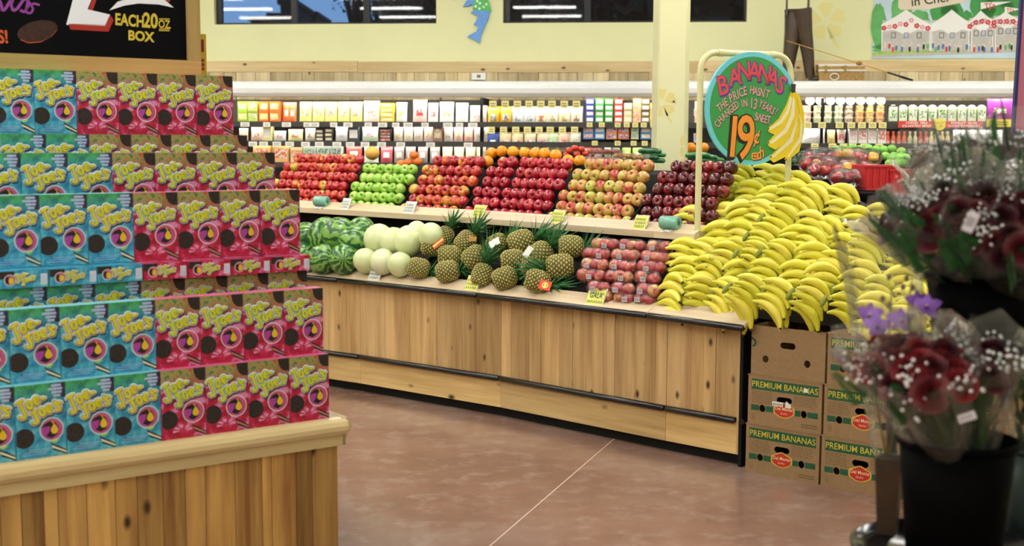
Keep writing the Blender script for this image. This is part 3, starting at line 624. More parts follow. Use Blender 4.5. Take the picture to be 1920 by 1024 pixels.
MB().lathe([(.1, 0), (.104, 0), (.104, .03), (.1, .03)], 16, 0, True, (q2(1497, 18)[0], 0, q2(1497, 18)[1]-.03), 1.25, .8).build('waist_band', wm, wa)
# creel basket
P = C0+wN*.3+wV*wl(1578, 145, C0+wN*.3)[0]; P.z = czt; zz = wl(1578, 120, C0+wN*.3)[1]-czt
cb = empty('wicker_creel', P, WA, 'low wicker fishing creel with white banding standing on the canopy', 'basket')
wk = pm('wicker', (176, 140, 80), .6, var=.45, vscale=60); wh_ = pm('white_wicker', (216, 210, 196), .6)
MB().box(-.21, .21, 0, .25, 0, zz*.62).build('body', wk, cb)
q = MB()
for i in range(26): q.box(-.208+i*.016, -.200+i*.016, -.006, 0, .012, zz*.56)
q.build('wicker_weave', wk, cb); MB().box(-.215, .215, -.005, .255, zz*.64, zz).build('lid', wk, cb)
MB().box(-.22, .22, -.01, 0, zz*.6, zz*.7).box(-.22, .22, -.01, 0, zz*.88, zz*1.0).box(-.215, .215, -.01, 0, 0, zz*.09).build('white_band', wh_, cb)
MB().tube([(-.04+.04*cos(a)-.03, -.02, zz*.3+.03*sin(a)) for a in [i*pi/8 for i in range(17)]], .006, 6).build('handle', wh_, cb)
for x in (-.15, .03): MB().box(x-.01, x+.01, -.022, -.01, zz*.58, zz*.92).build('latch', pm('brass_latch', (150, 130, 80), .3, metal=.8), cb)
# fishing rod
a = onpl(1474, 76, C0+wN*.2, wN); c_ = onpl(1712, 151, C0+wN*.06, wN)
fr_ = empty('fishing_rod', c_, 0, 'thin tan fishing rod with black grip leaning across the waders and creel', 'fishing rod')
v = a-c_; MB().tube([v*.2, v], [.006, .003], 6).build('rod', pm('tan_rod', (196, 150, 60), .4), fr_)
MB().tube([(0, 0, 0), v*.08, v*.1, v*.2], [.009, .011, .008, .007], 8).build('grip', blkm, fr_)
MB().ell(v*.42+V((0, 0, -.0)), (.03, .02, .02)).build('reel', pm('rod_reel', (150, 110, 50), .4, metal=.5), fr_)
# poster
pa_, pz0 = wl(1635, 109); pb_2, _ = wl(1960, 93); P = W0+wV*pa_-wN*.004; P.z = wl(1635, 110)[1]; Wp, Hp = pb_2-pa_, .95
po = empty('painted_poster', P, WA, 'large painted poster of white fair tents and trees on the upper wall', 'poster')
MB().box(0, Wp, -.006, 0, 0, Hp).build('sheet', pm('poster_sky', (196, 218, 232), .6, var=.08, vscale=5), po)
def U(px, py): a, b_ = wl(px, py); return a-pa_, b_-P.z
def art(mb, pts, layer, m=0): mb.poly([U(*p) for p in pts], layer, m)
gm = pm('poster_green', (96, 176, 96), .6, var=.25, vscale=7); dg = pm('poster_dark_green', (60, 150, 70), .6, var=.2, vscale=9); wt = pm('poster_tent_white', (240, 240, 236), .6)
gy = pm('poster_stall_grey', (196, 192, 186), .6, var=.12, vscale=14); rdm = pm('poster_red', (208, 60, 60), .6); pkm = pm('poster_pink', (220, 140, 160), .6); gr_ = pm('poster_grass', (166, 196, 90), .6, var=.2); rdg = pm('poster_road', (190, 186, 178), .6, var=.1); bnr = pm('poster_banner', (226, 214, 190), .6); ink = pm('poster_ink', (30, 28, 28), .6); bl_ = pm('poster_blue', (80, 110, 170), .6)
mats = [gm, dg, wt, gy, rdm, pkm, gr_, rdg, bnr, ink, bl_]
def blob(cx, cy, rx, ry, n=22, s=0):
    rr = random.Random(s+int(cx)); return [(cx+cos(2*pi*i/n)*rx*(1+rr.uniform(-.12, .12)), cy-sin(2*pi*i/n)*ry*(1+rr.uniform(-.12, .12))) for i in range(n)]
q = MB()
for c_ in ((1648, 50, 14, 45), (1690, 28, 20, 40), (1722, 40, 20, 22), (1668, 92, 32, 12)): art(q, blob(*c_), 7, 0)
for c_ in ((1770, 28, 26, 26), (1842, 14, 24, 26), (1870, 20, 30, 30), (1900, 12, 22, 26), (1785, 20, 20, 22), (1812, 34, 12, 14)): art(q, blob(*c_), 7.6, 1)
art(q, [(1636, 98), (1960, 86), (1960, 96), (1636, 108)], 8.2, 7); art(q, [(1636, 98), (1700, 95), (1800, 92), (1960, 86), (1960, 91), (1800, 97), (1700, 100), (1636, 104)], 9, 6)
q.build('painted_trees', mats, po)
q = MB()
def tent(x0, x1, xp, yp, ye, fl):
    art(q, [(x0+2, ye-8), (x1-2, ye-8), (x1-2, 94), (x0+2, 97)], 9.6, 3)
    m_ = (x0+x1)/2
    P_ = [(x0, ye), (x0+.6*(xp-x0), yp+.45*(ye-yp)), (xp, yp), (x1-.6*(x1-xp), yp+.45*(ye-yp)), (x1, ye), (x1, ye+13), (x1-(x1-m_)*.5, ye+10), (m_, ye+20), (x0+(m_-x0)*.5, ye+10), (x0, ye+14)]
    art(q, P_[::-1], 10.4, 2)
    for x in (x0, x1-2): art(q, [(x, ye+10), (x, 96), (x+2, 96), (x+2, ye+10)], 10.6, 2)
    if fl:
        rr = random.Random(int(x0))
        for i in range(9):
            u = (i+.5)/9; x = x0+(x1-x0)*u; hh = 1-abs(x-xp)/max(xp-x0, x1-xp); y = ye+8-rr.random()*(ye-yp)*hh*.85; a, b_ = U(x, y)
            for k in range(5): q.disc(a+.016*cos(k*1.256), b_+.016*sin(k*1.256), .0095 if i % 2 else .012, 11.2, 4 if i % 2 == 0 else 5, n=7)
            q.disc(a, b_, .006, 11.8, 2, n=6)
    for k in range(3):
        x = x0+(x1-x0)*(.2+.26*k); a, b_ = U(x, ye+22); q.rect(a, a+.045, b_-.02, b_+.035, 11, 10 if k % 2 else 9); q.rect(a+.006, a+.039, b_-.014, b_+.029, 11.6, 3)
tent(1652, 1744, 1698, 18, 46, True); tent(1745, 1822, 1784, 18, 46, False); tent(1815, 1866, 1838, 20, 42, True); tent(1860, 1914, 1884, 22, 38, True)
rr = random.Random(4)
for i in range(34):
    x = 1660+i*7.2+rr.uniform(-3, 3); y = 90+rr.uniform(-4, 4); a, b_ = U(x, y); c_ = rr.choice((4, 9, 10, 8, 0, 3)); q.disc(a, b_, .012, 12.2, c_, .03, n=8); q.disc(a, b_+.036, .009, 12.4, 8, n=8)
q.build('painted_tents', mats, po)
q = MB(); art(q, [(1684, -8), (1683, 14), (1688, 19), (1740, 18), (1800, 6), (1836, -8)], 12.8, 8)
a, b_ = U(1708, 12); q.text('in Cher', a, b_, .125, 13.4, 9, .012, R(7), al='LEFT')
art(q, [(1838, 5), (1897, 3), (1838, 18)], 12.8, 2); art(q, [(1883, 13), (1912, 17), (1883, 26)], 12.8, 2)
a, b_ = U(1845, 17); q.text("TJ's", a, b_, .075, 13.4, 4, .02, R(6), al='LEFT'); a, b_ = U(1886, 23); q.text("TJ's", a, b_, .05, 13.4, 4, .02, R(3), al='LEFT')
q.build('painted_lettering', mats, po)
# purple hanging sign at the frame edge
a = atY(1915, 60, 6.5); c_ = atY(1903, 245, 6.5); e_ = (atY(2040, 245, 6.5)-c_).length
ang = math.atan2(a.x-c_.x, a.z-c_.z)
hs = empty('hanging_panel', c_, 0, 'purple-pink hanging sign panel with navy edge beyond the bouquets', 'sign'); hs.rotation_euler = (0, ang, 0)
MB().box(0, .35, 0, .02, 0, 1.1).build('panel', pm('mauve_panel', (176, 104, 126), .6), hs)
MB().box(-.012, 0, -.004, .024, -.012, 1.1).box(0, .35, -.004, .024, -.012, 0).build('edge_strip', pm('navy_edge', (26, 24, 90), .5), hs)
MB().tube([(.05, .01, 1.1), (.05, .01, CEIL-c_.z-.1)], .003, 5).build('hanging_wire', blkm, hs)
# ---------------------------------------------------------------- cookie display
J1 = atz(617.5, 784, .66); J0 = atz(0, 868.9, .66); jd = (J1-J0).normalized(); jn = V((-jd.y, jd.x, 0)); JA = math.atan2(jd.y, jd.x)
def J(a, b_, z=0): p = J1+jd*a+jn*b_; return V((p.x, p.y, z))
E1 = .062; FR = -.024     # right end and front of the ledge, in the display's own frame
st = empty('cookie_display_stand', J(0, 0), JA, 'waist-high cedar-plank display stand carrying the stacked cookie boxes', 'display stand')
L0, DP = -1.75, 1.25
# ledge: flat top, half-round nose, square board under it
nose = [(FR+.02, .66), (FR+.004, .657), (FR-.012, .648), (FR-.02, .634), (FR-.02, .618), (FR-.012, .604), (FR+.004, .597), (FR+.004, .560), (FR+.03, .560), (FR+.03, .66)]
MB().prism([(y, z) for y, z in nose][::-1], L0, E1-.008).build('front_moulding', pine, st)
en = MB().prism([(y, z) for y, z in nose][::-1], 0, DP, 0).xf(M.Translation(V((E1+FR-.02, FR+.004, 0))) @ M.Rotation(R(90), 4, 'Z'))
MB().box(E1-.02, E1, FR+.004, DP, .56, .66).build('end_moulding', pine, st)
q = MB().tube([(E1-.001, FR+.0, .626), (E1-.001, DP, .626)], .019, 10); q.build('end_moulding', pine, st)
MB().box(L0, E1-.02, FR+.03, DP, .63, .6595).build('top_board', pine, st)
MB().box(L0+.05, E1-.06, FR+.06, DP-.05, 0, .63).build('carcass', dark, st)
xs = [-.022]; rj = random.Random(3)
px_b = [634, 586, 556, 510, 492, 441, 386, 348, 306, 258, 217, 163, 109, 82, 40, 0]
PF = FR+.018; Pf = J(0, PF); fe = jn
def jx(px): q = onpl(px, 950, J(0, PF), jn); return (q-J1).dot(jd)
bx = [E1-.034]+[jx(p_) for p_ in px_b[1:]]+[jx(-40), jx(-90), L0+.02]
for a, c in zip(bx, bx[1:]):
    o = MB().box(-.5*(a-c)+.0012, .5*(a-c)-.0012, 0, .016, .0, .562).build('plank', cedar2, st, ((a+c)/2, PF+rj.uniform(-.0012, .0012), 0))
y = PF+.018
while y < DP-.1:
    w_ = rj.uniform(.085, .12); MB().box(-.016, 0, .001, w_-.002, 0, .562).build('plank', cedar2, st, (E1-.032, y, 0)); y += w_
# stepped riser inside the pyramid
rs = MB()
rs.box(L0+.1, -.005, .235, DP-.1, .66, .944); rs.build('riser', blkm, st)
MB().box(L0+.1, -.005, .30, DP-.1, .944, 1.232).build('riser', blkm, st)
MB().box(L0+.1, -.005, .49, DP-.1, 1.232, 1.362).build('riser', blkm, st)
MB().box(L0+.1, -.005, .735, DP-.1, 1.362, 1.428).build('riser', blkm, st)

BW, BH, BD = .152, .232, .056
mp, t, b = newmat('pink_box_print')
co = coords(t, (1, 1, 1), False); sp_ = N(t, 'ShaderNodeSeparateXYZ'); t.links.new(co, sp_.inputs[0])
nz = noise(t, co, 22, 3, .55); c1 = ramp(t, [(.38, lin((150, 16, 50))), (.5, lin((186, 34, 74))), (.6, lin((208, 136, 180)))], nz.outputs[0])
nz2 = noise(t, co, 55, 3); c2 = ramp(t, [(.35, lin((60, 110, 60))), (.5, lin((150, 156, 90))), (.66, lin((176, 84, 60)))], nz2.outputs[0])
gx = ramp(t, [(.0, (0, 0, 0, 1)), (1, (1, 1, 1, 1))])
mr = N(t, 'ShaderNodeMath', operation='MULTIPLY_ADD'); mr.inputs[1].default_value = 16; mr.inputs[2].default_value = -2.75
t.links.new(sp_.outputs[2], mr.inputs[0]); ad = N(t, 'ShaderNodeMath', operation='MULTIPLY_ADD'); ad.inputs[1].default_value = .6
t.links.new(nz.outputs[0], ad.inputs[0]); t.links.new(mr.outputs[0], ad.inputs[2]); t.links.new(ad.outputs[0], gx.inputs[0])
t.links.new(mixc(t, c1.outputs[0], c2.outputs[0], gx.outputs[0]), b.inputs['Base Color']); b.inputs['Roughness'].default_value = .38
mbq, t, b = newmat('blue_box_print')
co = coords(t, (1, 1, 1), False); sp_ = N(t, 'ShaderNodeSeparateXYZ'); t.links.new(co, sp_.inputs[0])
nz = noise(t, co, 26, 4, .6); c1 = ramp(t, [(.35, lin((26, 112, 158))), (.52, lin((62, 160, 190))), (.68, lin((128, 200, 210)))], nz.outputs[0])
nz2 = noise(t, co, 40, 3); c2 = ramp(t, [(.35, lin((22, 96, 66))), (.6, lin((70, 170, 90)))], nz2.outputs[0])
gx = ramp(t, [(.0, (0, 0, 0, 1)), (1, (1, 1, 1, 1))])
mr = N(t, 'ShaderNodeMath', operation='MULTIPLY_ADD'); mr.inputs[1].default_value = 16; mr.inputs[2].default_value = -2.95
t.links.new(sp_.outputs[2], mr.inputs[0]); ad = N(t, 'ShaderNodeMath', operation='MULTIPLY_ADD'); ad.inputs[1].default_value = .6
t.links.new(nz.outputs[0], ad.inputs[0]); t.links.new(mr.outputs[0], ad.inputs[2]); t.links.new(ad.outputs[0], gx.inputs[0])
t.links.new(mixc(t, c1.outputs[0], c2.outputs[0], gx.outputs[0]), b.inputs['Base Color']); b.inputs['Roughness'].default_value = .38
cook = pm('cookie_black', (52, 46, 42), .8, .2, var=.35, vscale=160)
navy = pm('logo_navy', (40, 36, 92), .5); ylw = pm('logo_yellow', (206, 204, 28), .45); lgw = pm('logo_white', (214, 218, 222), .5); lgg = pm('logo_green_outline', (70, 150, 110), .5); lgp = pm('logo_grey_outline', (140, 126, 110), .5)
emr = pm('emblem_rose', (196, 76, 120), .5); emp = pm('emblem_purple', (160, 60, 160), .5); eyl = pm('emblem_gold', (214, 184, 30), .5); bkp = pm('print_black', (18, 14, 16), .5); crm = pm('cream_filling', (224, 214, 184), .5); crb = pm('brown_filling', (176, 122, 96), .5); lbl = pm('pale_blue_print', (170, 190, 230), .5); dkc = pm('dark_corner_print', (44, 34, 62), .5); lim = pm('lime_print', (150, 200, 80), .5); pkc = pm('candy_pink', (222, 150, 190), .5)
BM = [navy, ylw, lgw, lgg, lgp, emr, emp, eyl, bkp, crm, crb, lbl, dkc, lim, pkc, cook]
def _u(x, y): return ((x-60)/295-.5)*BW, BH*(1-(y-100+14*(x-60)/295)/455)
def _ring(cx, cy, rx, ry, a0, a1, n=12, rot=-.25):
    P = []
    for i in range(n+1):
        a = a0+(a1-a0)*i/n; x, y = rx*cos(a), ry*sin(a); P.append((cx+x*cos(rot)-y*sin(rot), cy+x*sin(rot)+y*cos(rot)))
    return P
LETTERS = [[(84, 213), (98, 205), (112, 198)], [(100, 208), (106, 232), (116, 258), (126, 280), (122, 296), (108, 300), (98, 291)],
 _ring(149, 226, 14, 21, 0, 2*pi), [(178, 206), (196, 198)]+_ring(187, 203, 12, 20, -.3, -5.3), [(214, 196), (228, 193)],
 [(158, 272), (170, 264), (182, 258)], [(172, 268), (179, 290), (190, 312), (188, 328), (176, 333), (165, 326)],
 _ring(216, 270, 14, 21, 0, 2*pi), [(246, 258), (264, 250)]+_ring(255, 255, 12, 20, -.3, -5.3), [(284, 216), (287, 230)],
 [(316, 224), (304, 222), (297, 232), (304, 243), (314, 250), (311, 264), (296, 266)]]
def blob_stroke(mb, pts, w, layer, m):
    (a, c), (a2, c2) = pts[0], pts[1]; (e, g), (e2, g2) = pts[-1], pts[-2]; r = w/2
    L1, L2 = math.hypot(a-a2, c-c2), math.hypot(e-e2, g-g2)
    P = [(a+(a-a2)/L1*r, 0, c+(c-c2)/L1*r)]+[(x, 0, z) for x, z in pts]+[(e+(e-e2)/L2*r, 0, g+(g-g2)/L2*r)]
    t_ = MB().tube(P, [r*.45]+[r]*len(pts)+[r*.45], 8, m); mb.add([(x, y*.03-layer*.001, z) for x, y, z in t_.v], t_.f, m, True)
def logo(mb, pink, cx, cz, sc=1.0, base=1.0):
    out = 3 if pink else 4
    for li, (dx, dz, w, m) in enumerate(((.0025, -.003, .0190, 0), (0, 0, .0182, 2), (0, 0, .0120, out), (0, 0, .0080, 1))):
        for L_ in LETTERS: blob_stroke(mb, [(cx+(a+dx+.004)*sc, cz+(c-.153+dz)*sc) for a, c in (_u(*p) for p in L_)], w*sc, base+li*.5, m)
def cookiebox(pink):
    e = empty('cookie_box', (0, 0, 0)); bm_ = mp if pink else mbq
    side = [bm_, pm('box_end_pink' if pink else 'box_end_blue', (206, 90, 140) if pink else (120, 190, 205), .5), whitep]
    c = MB().box(-BW/2, BW/2, 0, BD, 0, BH, 0); c.m = [1, 1, 0, 0, 0, 0]; c.build('carton', side, e)
    q = MB(); n = 20
    # cookie with a bite of the left edge
    P = [(max(-BW/2+.0005, -.052+.031*cos(a)), .066+.031*sin(a)) for a in [2*pi*i/28 for i in range(28)]]; q.poly(P, .8, 15)
    if pink: q.build('cookie_picture', BM, e); q = MB(); q.poly([(BW/2-.0005, BH-.0005), (.034, BH-.0005), (.036, BH-.016), (.044, BH-.034), (.058, BH-.044), (BW/2-.0005, BH-.044)], .8, 15)
    q.build('cookie_picture', BM, e)
    q = MB()
    if not pink:
        q.poly([(BW/2-.0005, BH-.0005), (.050, BH-.0005), (.048, BH-.046), (BW/2-.0005, BH-.048)], .8, 12)
        for k, (a, c_) in enumerate(((.034, .064), (.024, .068), (.034, .066), (.040, .062))): q.rect(a, c_, BH-.0125-.0108*k, BH-.005-.0108*k, 1.2, 11)
        q.poly([(.030, .050), (.044, .056), (.054, .050), (.046, .043), (.034, .042)], .8, 13)
        for k in range(3): q.rect(-.06+.01*k, .015+.008*k, .012+k*.007, .0135+k*.007, .8, 11)
    else:
        for a in (0, .7, 1.5, 2.3, 3.0): 
            c_, s_ = cos(a+.2), sin(a+.2); q.poly([(-.006+.008*c_, .026+.006*s_), (-.006+.034*cos(a), .026+.020*sin(a)), (-.006+.034*cos(a+.42), .026+.020*sin(a+.42))], .7, 14)
    # slanted sandwich cookie, bottom corner
    def sl(o0, o1, m): q.poly([(.028+o0*.4, .040-o0), (.028+o1*.4, .040-o1), (BW/2-.0005, .014-o1*.6), (BW/2-.0005, .014-o0*.6)], 1.2, m)
    sl(-.004, .004, 8); sl(.004, .013, 10 if pink else 9); sl(.013, .021, 8)
    q.build('printed_picture', BM, e)
    q = MB(); ex, ez = .032, .086
    q.ring(ex, ez, .0345, .0375, 1.0, 2, 26); q.disc(ex, ez, .032, 1.0, 5); q.disc(ex-.002, ez-.002, .026, 1.3, 6)
    q.poly([(ex-.034, ez+.005), (ex-.02, ez+.02), (ex-.004, ez+.026), (ex+.012, ez+.02), (ex+.02, ez+.004), (ex+.016, ez-.018), (ex+.0, ez-.028), (ex-.018, ez-.02), (ex-.008, ez-.008), (ex-.004, ez+.010), (ex-.02, ez+.010)], 1.6, 8)
    P = []
    for i in range(20): a = 2*pi*i/20; rr = .0115 if sin(a) < 0 else .0115-.004*sin(a); P.append((ex+.008+rr*cos(a), ez-.003+(.0125 if sin(a) < 0 else .018)*sin(a)))
    q.poly(P, 2.0, 7); q.stroke([(ex+.008, ez+.013), (ex+.004, ez+.021), (ex+.0, ez+.024)], .003, 2.0, 7)
    q.build('emblem', BM, e)
    q = MB(); logo(q, pink, -.005, .156, 1.09, 1.2); q.build('lettering', BM, e)
    return proto(e)
def flatbox(pink):
    e = empty('flat_cookie_box', (0, 0, 0)); bm_ = mp if pink else mbq
    MB().box(-BW/2+.001, BW/2-.001, 0, BH, 0, BD-.001).build('carton', bm_, e)
    q = MB(); q.rect(-BW/2+.0015, -.028, .03, BD-.002, .8, 15); q.rect(.052, BW/2-.003, .008, .042, .8, 2)
    for k in range(5): q.rect(.0545+k*.0036, .056+k*.0036, .011, .038, 1.2, 11)
    q.ring(-.042, .026, .016, .018, 1, 2); q.disc(-.042, .026, .0155, 1, 5); q.disc(-.038, .024, .008, 1.5, 7, .010); q.disc(-.049, .026, .006, 1.4, 8, .012)
    q.build('end_print', BM, e)
    q = MB(); logo(q, pink, .004, .029, .5, 1.2); q.build('lettering', BM, e)
    return proto(e)
jr = random.Random(11)
rows_ = [('front bottom row', 0, .66, 0), ('second row up', .035, .892, 0), ('half-hidden row under flat boxes', .16, .946, 0), ('row lying flat', .13, 1.178, 1), ('row standing on flat boxes', .215, 1.2345, 0), ('third row from the top', .415, 1.366, 0), ('row peeking below the top', .66, 1.43, 0), ('topmost row', .79, 1.6625, 0)]
pr = {}
for ri, (nm, dd, z, flat) in enumerate(rows_):
    k = 0; a = 0.0
    while True:
        p_ = J(a-BW-.002, dd, z+.1)
        if pix(J(a-.004, dd, z+.1))[0] < 2 or k > 11: break
        pink = k < 4; key = (pink, flat); c = a-BW/2-.0005
        if key not in pr:
            pr[key] = (flatbox if flat else cookiebox)(pink); o = pr[key]
        else: o = dup(pr[key])
        mw = TM(J(c, dd+jr.uniform(-.0025, .0025) if not flat else dd+jr.uniform(0, .008), z+.0004), JA+R(jr.uniform(-1.1, 1.1)))
        o.matrix_basis = mw
        col = 'pink' if pink else 'blue'; idx = k if pink else k-4
        nmz = 'flat-lying' if flat else 'upright'
        tag(o, '%s cookie box, %s %s from display corner, %s' % (col, ordn(idx), col, nm), 'cookie box', 'cookie boxes in the '+nm)
        a -= BW+.0018; k += 1

# chalkboard over the pyramid
cbp = J(0, .86); 
def cb(px, py): q = onpl(px, py, cbp, jn); return ((q-J1).dot(jd), q.z)
xr, _ = cb(376, 100); xi, zi = cb(352.5, 113.5); zo = 1.868
bd = empty('chalkboard_sign', J(0, .86, 0), JA, 'black chalkboard sign in a pine frame standing behind the topmost cookie boxes', 'sign')
XL = -2.1; ZT = 2.55
MB().box(XL+.04, xi+.002, .012, .022, zi-.01, ZT-.04).build('board', pm('chalkboard', (6, 7, 10), .8, .1), bd)
MB().box(XL, xr-.0, -.006, .034, zo, zi).build('frame_rail', framew, bd)
fz = wood('pine_frame_upright', (150, 126, 72), (182, 158, 100), 'z', .08, tone=.1)
MB().box(xi, xr, -.004, .036, zi+.0005, ZT).build('frame_stile', fz, bd); MB().box(XL, XL+.045, -.004, .036, zi+.0005, ZT).build('frame_stile', fz, bd)
MB().box(XL+.046, xi-.001, -.004, .036, ZT-.045, ZT).build('frame_rail', framew, bd)
for x in (xr-.2, XL+.3): MB().box(x, x+.04, .04, .08, 1.43, ZT-.1).build('post', framew, bd)
cp = pm('chalk_purple', (140, 62, 150), .8); cw_ = pm('chalk_white', (226, 234, 242), .8); cr2 = pm('chalk_red', (160, 40, 26), .8); cyl = pm('chalk_yellow', (206, 186, 60), .8); cor = pm('chalk_orange', (196, 84, 34), .8); cbn = pm('chalk_brown', (52, 24, 14), .8, var=.6, vscale=60)
cm_ = [cp, cw_, cr2, cyl, cor, cbn]
def K(px, py): return cb(px, py)
def kp(mb, pts, ly, m): mb.poly([K(*p) for p in pts][::-1], ly, m)
def kscale(px, py, s=1): a = K(px, py); c_ = K(px+1, py); return math.hypot(c_[0]-a[0], c_[1]-a[1])*s
q = MB(); s_ = kscale(200, 50)
kp(q, [(130, 44), (134, 55), (170, 57), (205, 59), (215, 37), (208, 27), (198, 46)], -10.6, 2); kp(q, [(168, 17), (178, -10), (186, -10), (176, 18)], -10.6, 2)
kp(q, [(126, 46), (138, 0), (141, -12), (180, -12), (176, -8), (166, 17), (208, 27), (199, 48)], -10, 1)
kp(q, [(207, 19), (222, 3), (250, -6), (300, -10), (328, 14), (300, 8), (262, 6), (235, 10)], -10, 1); kp(q, [(302, -8), (325, -4), (318, 4)], -10.6, 2)
q.v = [(x, .0115-.0002*(1 if m else 0), z) for (x, y, z), m in zip(q.v, [1]*len(q.v))]
q2_ = MB()
def kt(txt, px, py, size, m, off=.02, rot=-3, sx=1, ly=0, al='CENTER'):
    a, c_ = K(px, py); q2_.text(txt, a, c_, size*s_, 0, m, off, R(rot), sx, al)
kt('EACH', 245, 48, 30, 3, .03, -2, .72); kt('20', 284, 51, 38, 3, .03, -2, .75); kt('OZ', 310, 52, 21, 3, .02, 0, .75); kt('.', 321, 53, 22, 3, .02, 0, .75); kt('BOX', 266, 76, 25, 3, .035, -2, .95)
for y in (35, 54, 57): a, c_ = K(300, y); b2, d2 = K(320, y+.3); q2_.stroke([(a, c_), (b2, d2)], .0035, 0, 3)
kt('S!', 8, 80, 32, 4, .03, 3, .8)
def script_stroke(pts, w):
    q2_.stroke([K(*p) for p in pts], w*s_, 0, 0)
script_stroke([(-14, 20), (-6, 16), (0, -2), (4, 8), (6, 20), (12, 16), (20, 2), (26, -2), (22, 8), (26, 20), (34, 16), (42, 4), (50, -6), (54, 4), (50, 20), (44, 22), (40, 18)], 5)
script_stroke([(50, -6), (58, 6), (64, 16), (60, 24), (52, 24), (50, 18), (56, 10), (66, 6), (76, 9)], 4)
cc_ = [(72+38*cos(a)*1.0, 58-20*sin(a)-cos(a)*6) for a in [2*pi*i/26 for i in range(26)]]
q2_.poly([K(*p) for p in cc_], 0, 5)
q2_.stroke([K(*p) for p in ((40, 74), (55, 80), (78, 78), (98, 68), (108, 56))], .003, 0, 4)
q2_.v = [(x, .0112, z) for x, y, z in q2_.v]
q.build('painted_numeral', cm_, bd); q2_.build('lettering', cm_, bd)
ys = empty('yellow_side_sign', J(xr-.05, .95, 0), JA, 'narrow yellow sign edge with red marks just behind the chalkboard frame', 'sign')
a0 = onpl(387, 100, J(0, .95), jn); xx = (a0-J1).dot(jd)-(xr-.05); zt_ = onpl(387, 64, J(0, .95), jn).z
MB().box(-.02, xx, 0, .008, 1.432, zt_).build('panel', pm('sign_yellow', (206, 178, 40), .5), ys)
q = MB(); zz = lambda y: onpl(380, y, J(0, .95), jn).z
for y, h_ in ((78, .02), (88, .02), (112, .008), (120, .010), (128, .008)): q.rect(xx-.022, xx-.010, zz(y)-h_, zz(y)+h_*.4, 1, 0)
q.build('lettering', pm('sign_red', (140, 30, 24), .6), ys)

# ---------------------------------------------------------------- produce stand
LZ = .75
LF = [atz(x, y, LZ) for x, y in ((634, 520.3), (896, 548), (1214, 585.3), (1396.7, 609))]
d0 = (LF[0]-LF[1]).normalized(); A0 = atz(577.9, 514.9, LZ); dA = (A0-LF[0]).normalized(); LF = [LF[0]+dA*1.22]+LF
BF = [atz(x, y, .06) for x, y in ((676.5, 719.6), (938.5, 764.4), (1247.6, 827.1), (1379.7, 852.7))]
dB = (atz(622.7, 711.6, .06)-BF[0]).normalized(); BF = [BF[0]+dB*1.15]+BF
UZ = 1.14
UF = [atz(x, y, UZ) for x, y in ((565, 389), (900, 409), (1225, 433.5))]
UF = [UF[0]-(UF[1]-UF[0]).normalized()*.75]+UF+[UF[2]+(UF[2]-UF[1]).normalized()*.30]
def inn(a, b_): d = (b_-a); d.z = 0; d.normalize(); return V((-d.y, d.x, 0))   # inward
def nor(P):   # vertex normals
    out = []
    for i in range(len(P)):
        n = V((0, 0, 0))
        if i > 0: n += inn(P[i-1], P[i])
        if i < len(P)-1: n += inn(P[i], P[i+1])
        out.append(n.normalized())
    return out
ps = empty('produce_stand', (0, 7.4, 0), 0, 'long angled cedar-plank produce stand with two oak ledges and black rubber bumpers', 'produce stand')
ps_o = V((0, 7.4, 0))
def sweep(P, i, prof, name, m, gap=.002, ext=0, ex0=0):
    """prism between vertices i and i+1 of polyline P; profile = (inward, z)"""
    a, b_ = P[i].copy(), P[i+1].copy(); n = nor(P); d = (b_-a); d.z = 0; L = d.length; d.normalize()
    na, nb = (n[i] if ex0 == 0 else inn(a, b_)), (n[i+1] if ext == 0 else inn(a, b_))
    mid = (a+b_)/2; mid.z = 0; ang = math.atan2(d.y, d.x); Mi = (M.Translation(mid) @ M.Rotation(ang, 4, 'Z')).inverted()
    vs = []
    for (p, nn, e) in ((a, na, gap), (b_, nb, -gap)):
        for u, z in prof: v = p+nn*u+d*e; v.z = z; vs.append(Mi @ v)
    k = len(prof); mb = MB().add(vs, [(j, (j+1) % k, k+(j+1) % k, k+j) for j in range(k)]+[tuple(range(k))[::-1], tuple(range(k, 2*k))])
    return mb.build(name, m, ps, mid-ps_o, ang)
for i in range(4):
    sweep(LF, i, [(.0, .735), (.0, .75), (.115, .80), (.115, .775)], 'lower_ledge', oak, .002)
    sweep(UF, i, [(.0, 1.103), (.0, 1.14), (.095, 1.185), (.095, 1.14), (.03, 1.103)], 'upper_ledge', oak, .001)
    # bumpers as round black tubes
    for P, z, u, nm in ((LF, .732, -.004, 'bumper'), (BF, .238, -.012, 'bumper')):
        n = nor(P); a, b_ = P[i]+n[i]*u, P[i+1]+n[i+1]*u; a.z = b_.z = z; d = (b_-a).normalized(); o_ = (a+b_)/2
        r_ = .0165
        pts = [a+d*.004, a+d*.010, b_-d*.010, b_-d*.004]
        MB().tube([p-o_ for p in pts], [r_*.7, r_, r_, r_*.7], 12).build(nm, blk, ps, o_-ps_o)
    # kick boards
    sweep(BF, i, [(.0, .062), (.0, .226), (.018, .226), (.018, .062)], 'kick_board', cedarx, .001)
    sweep(BF, i, [(.05, .0), (.05, .07), (.08, .07), (.08, .0)], 'toe_kick', blkm, 0)
    sweep(BF, i, [(.022, .06), (.022, .73), (.4, .73), (.4, .06)], 'carcass', dark, 0)
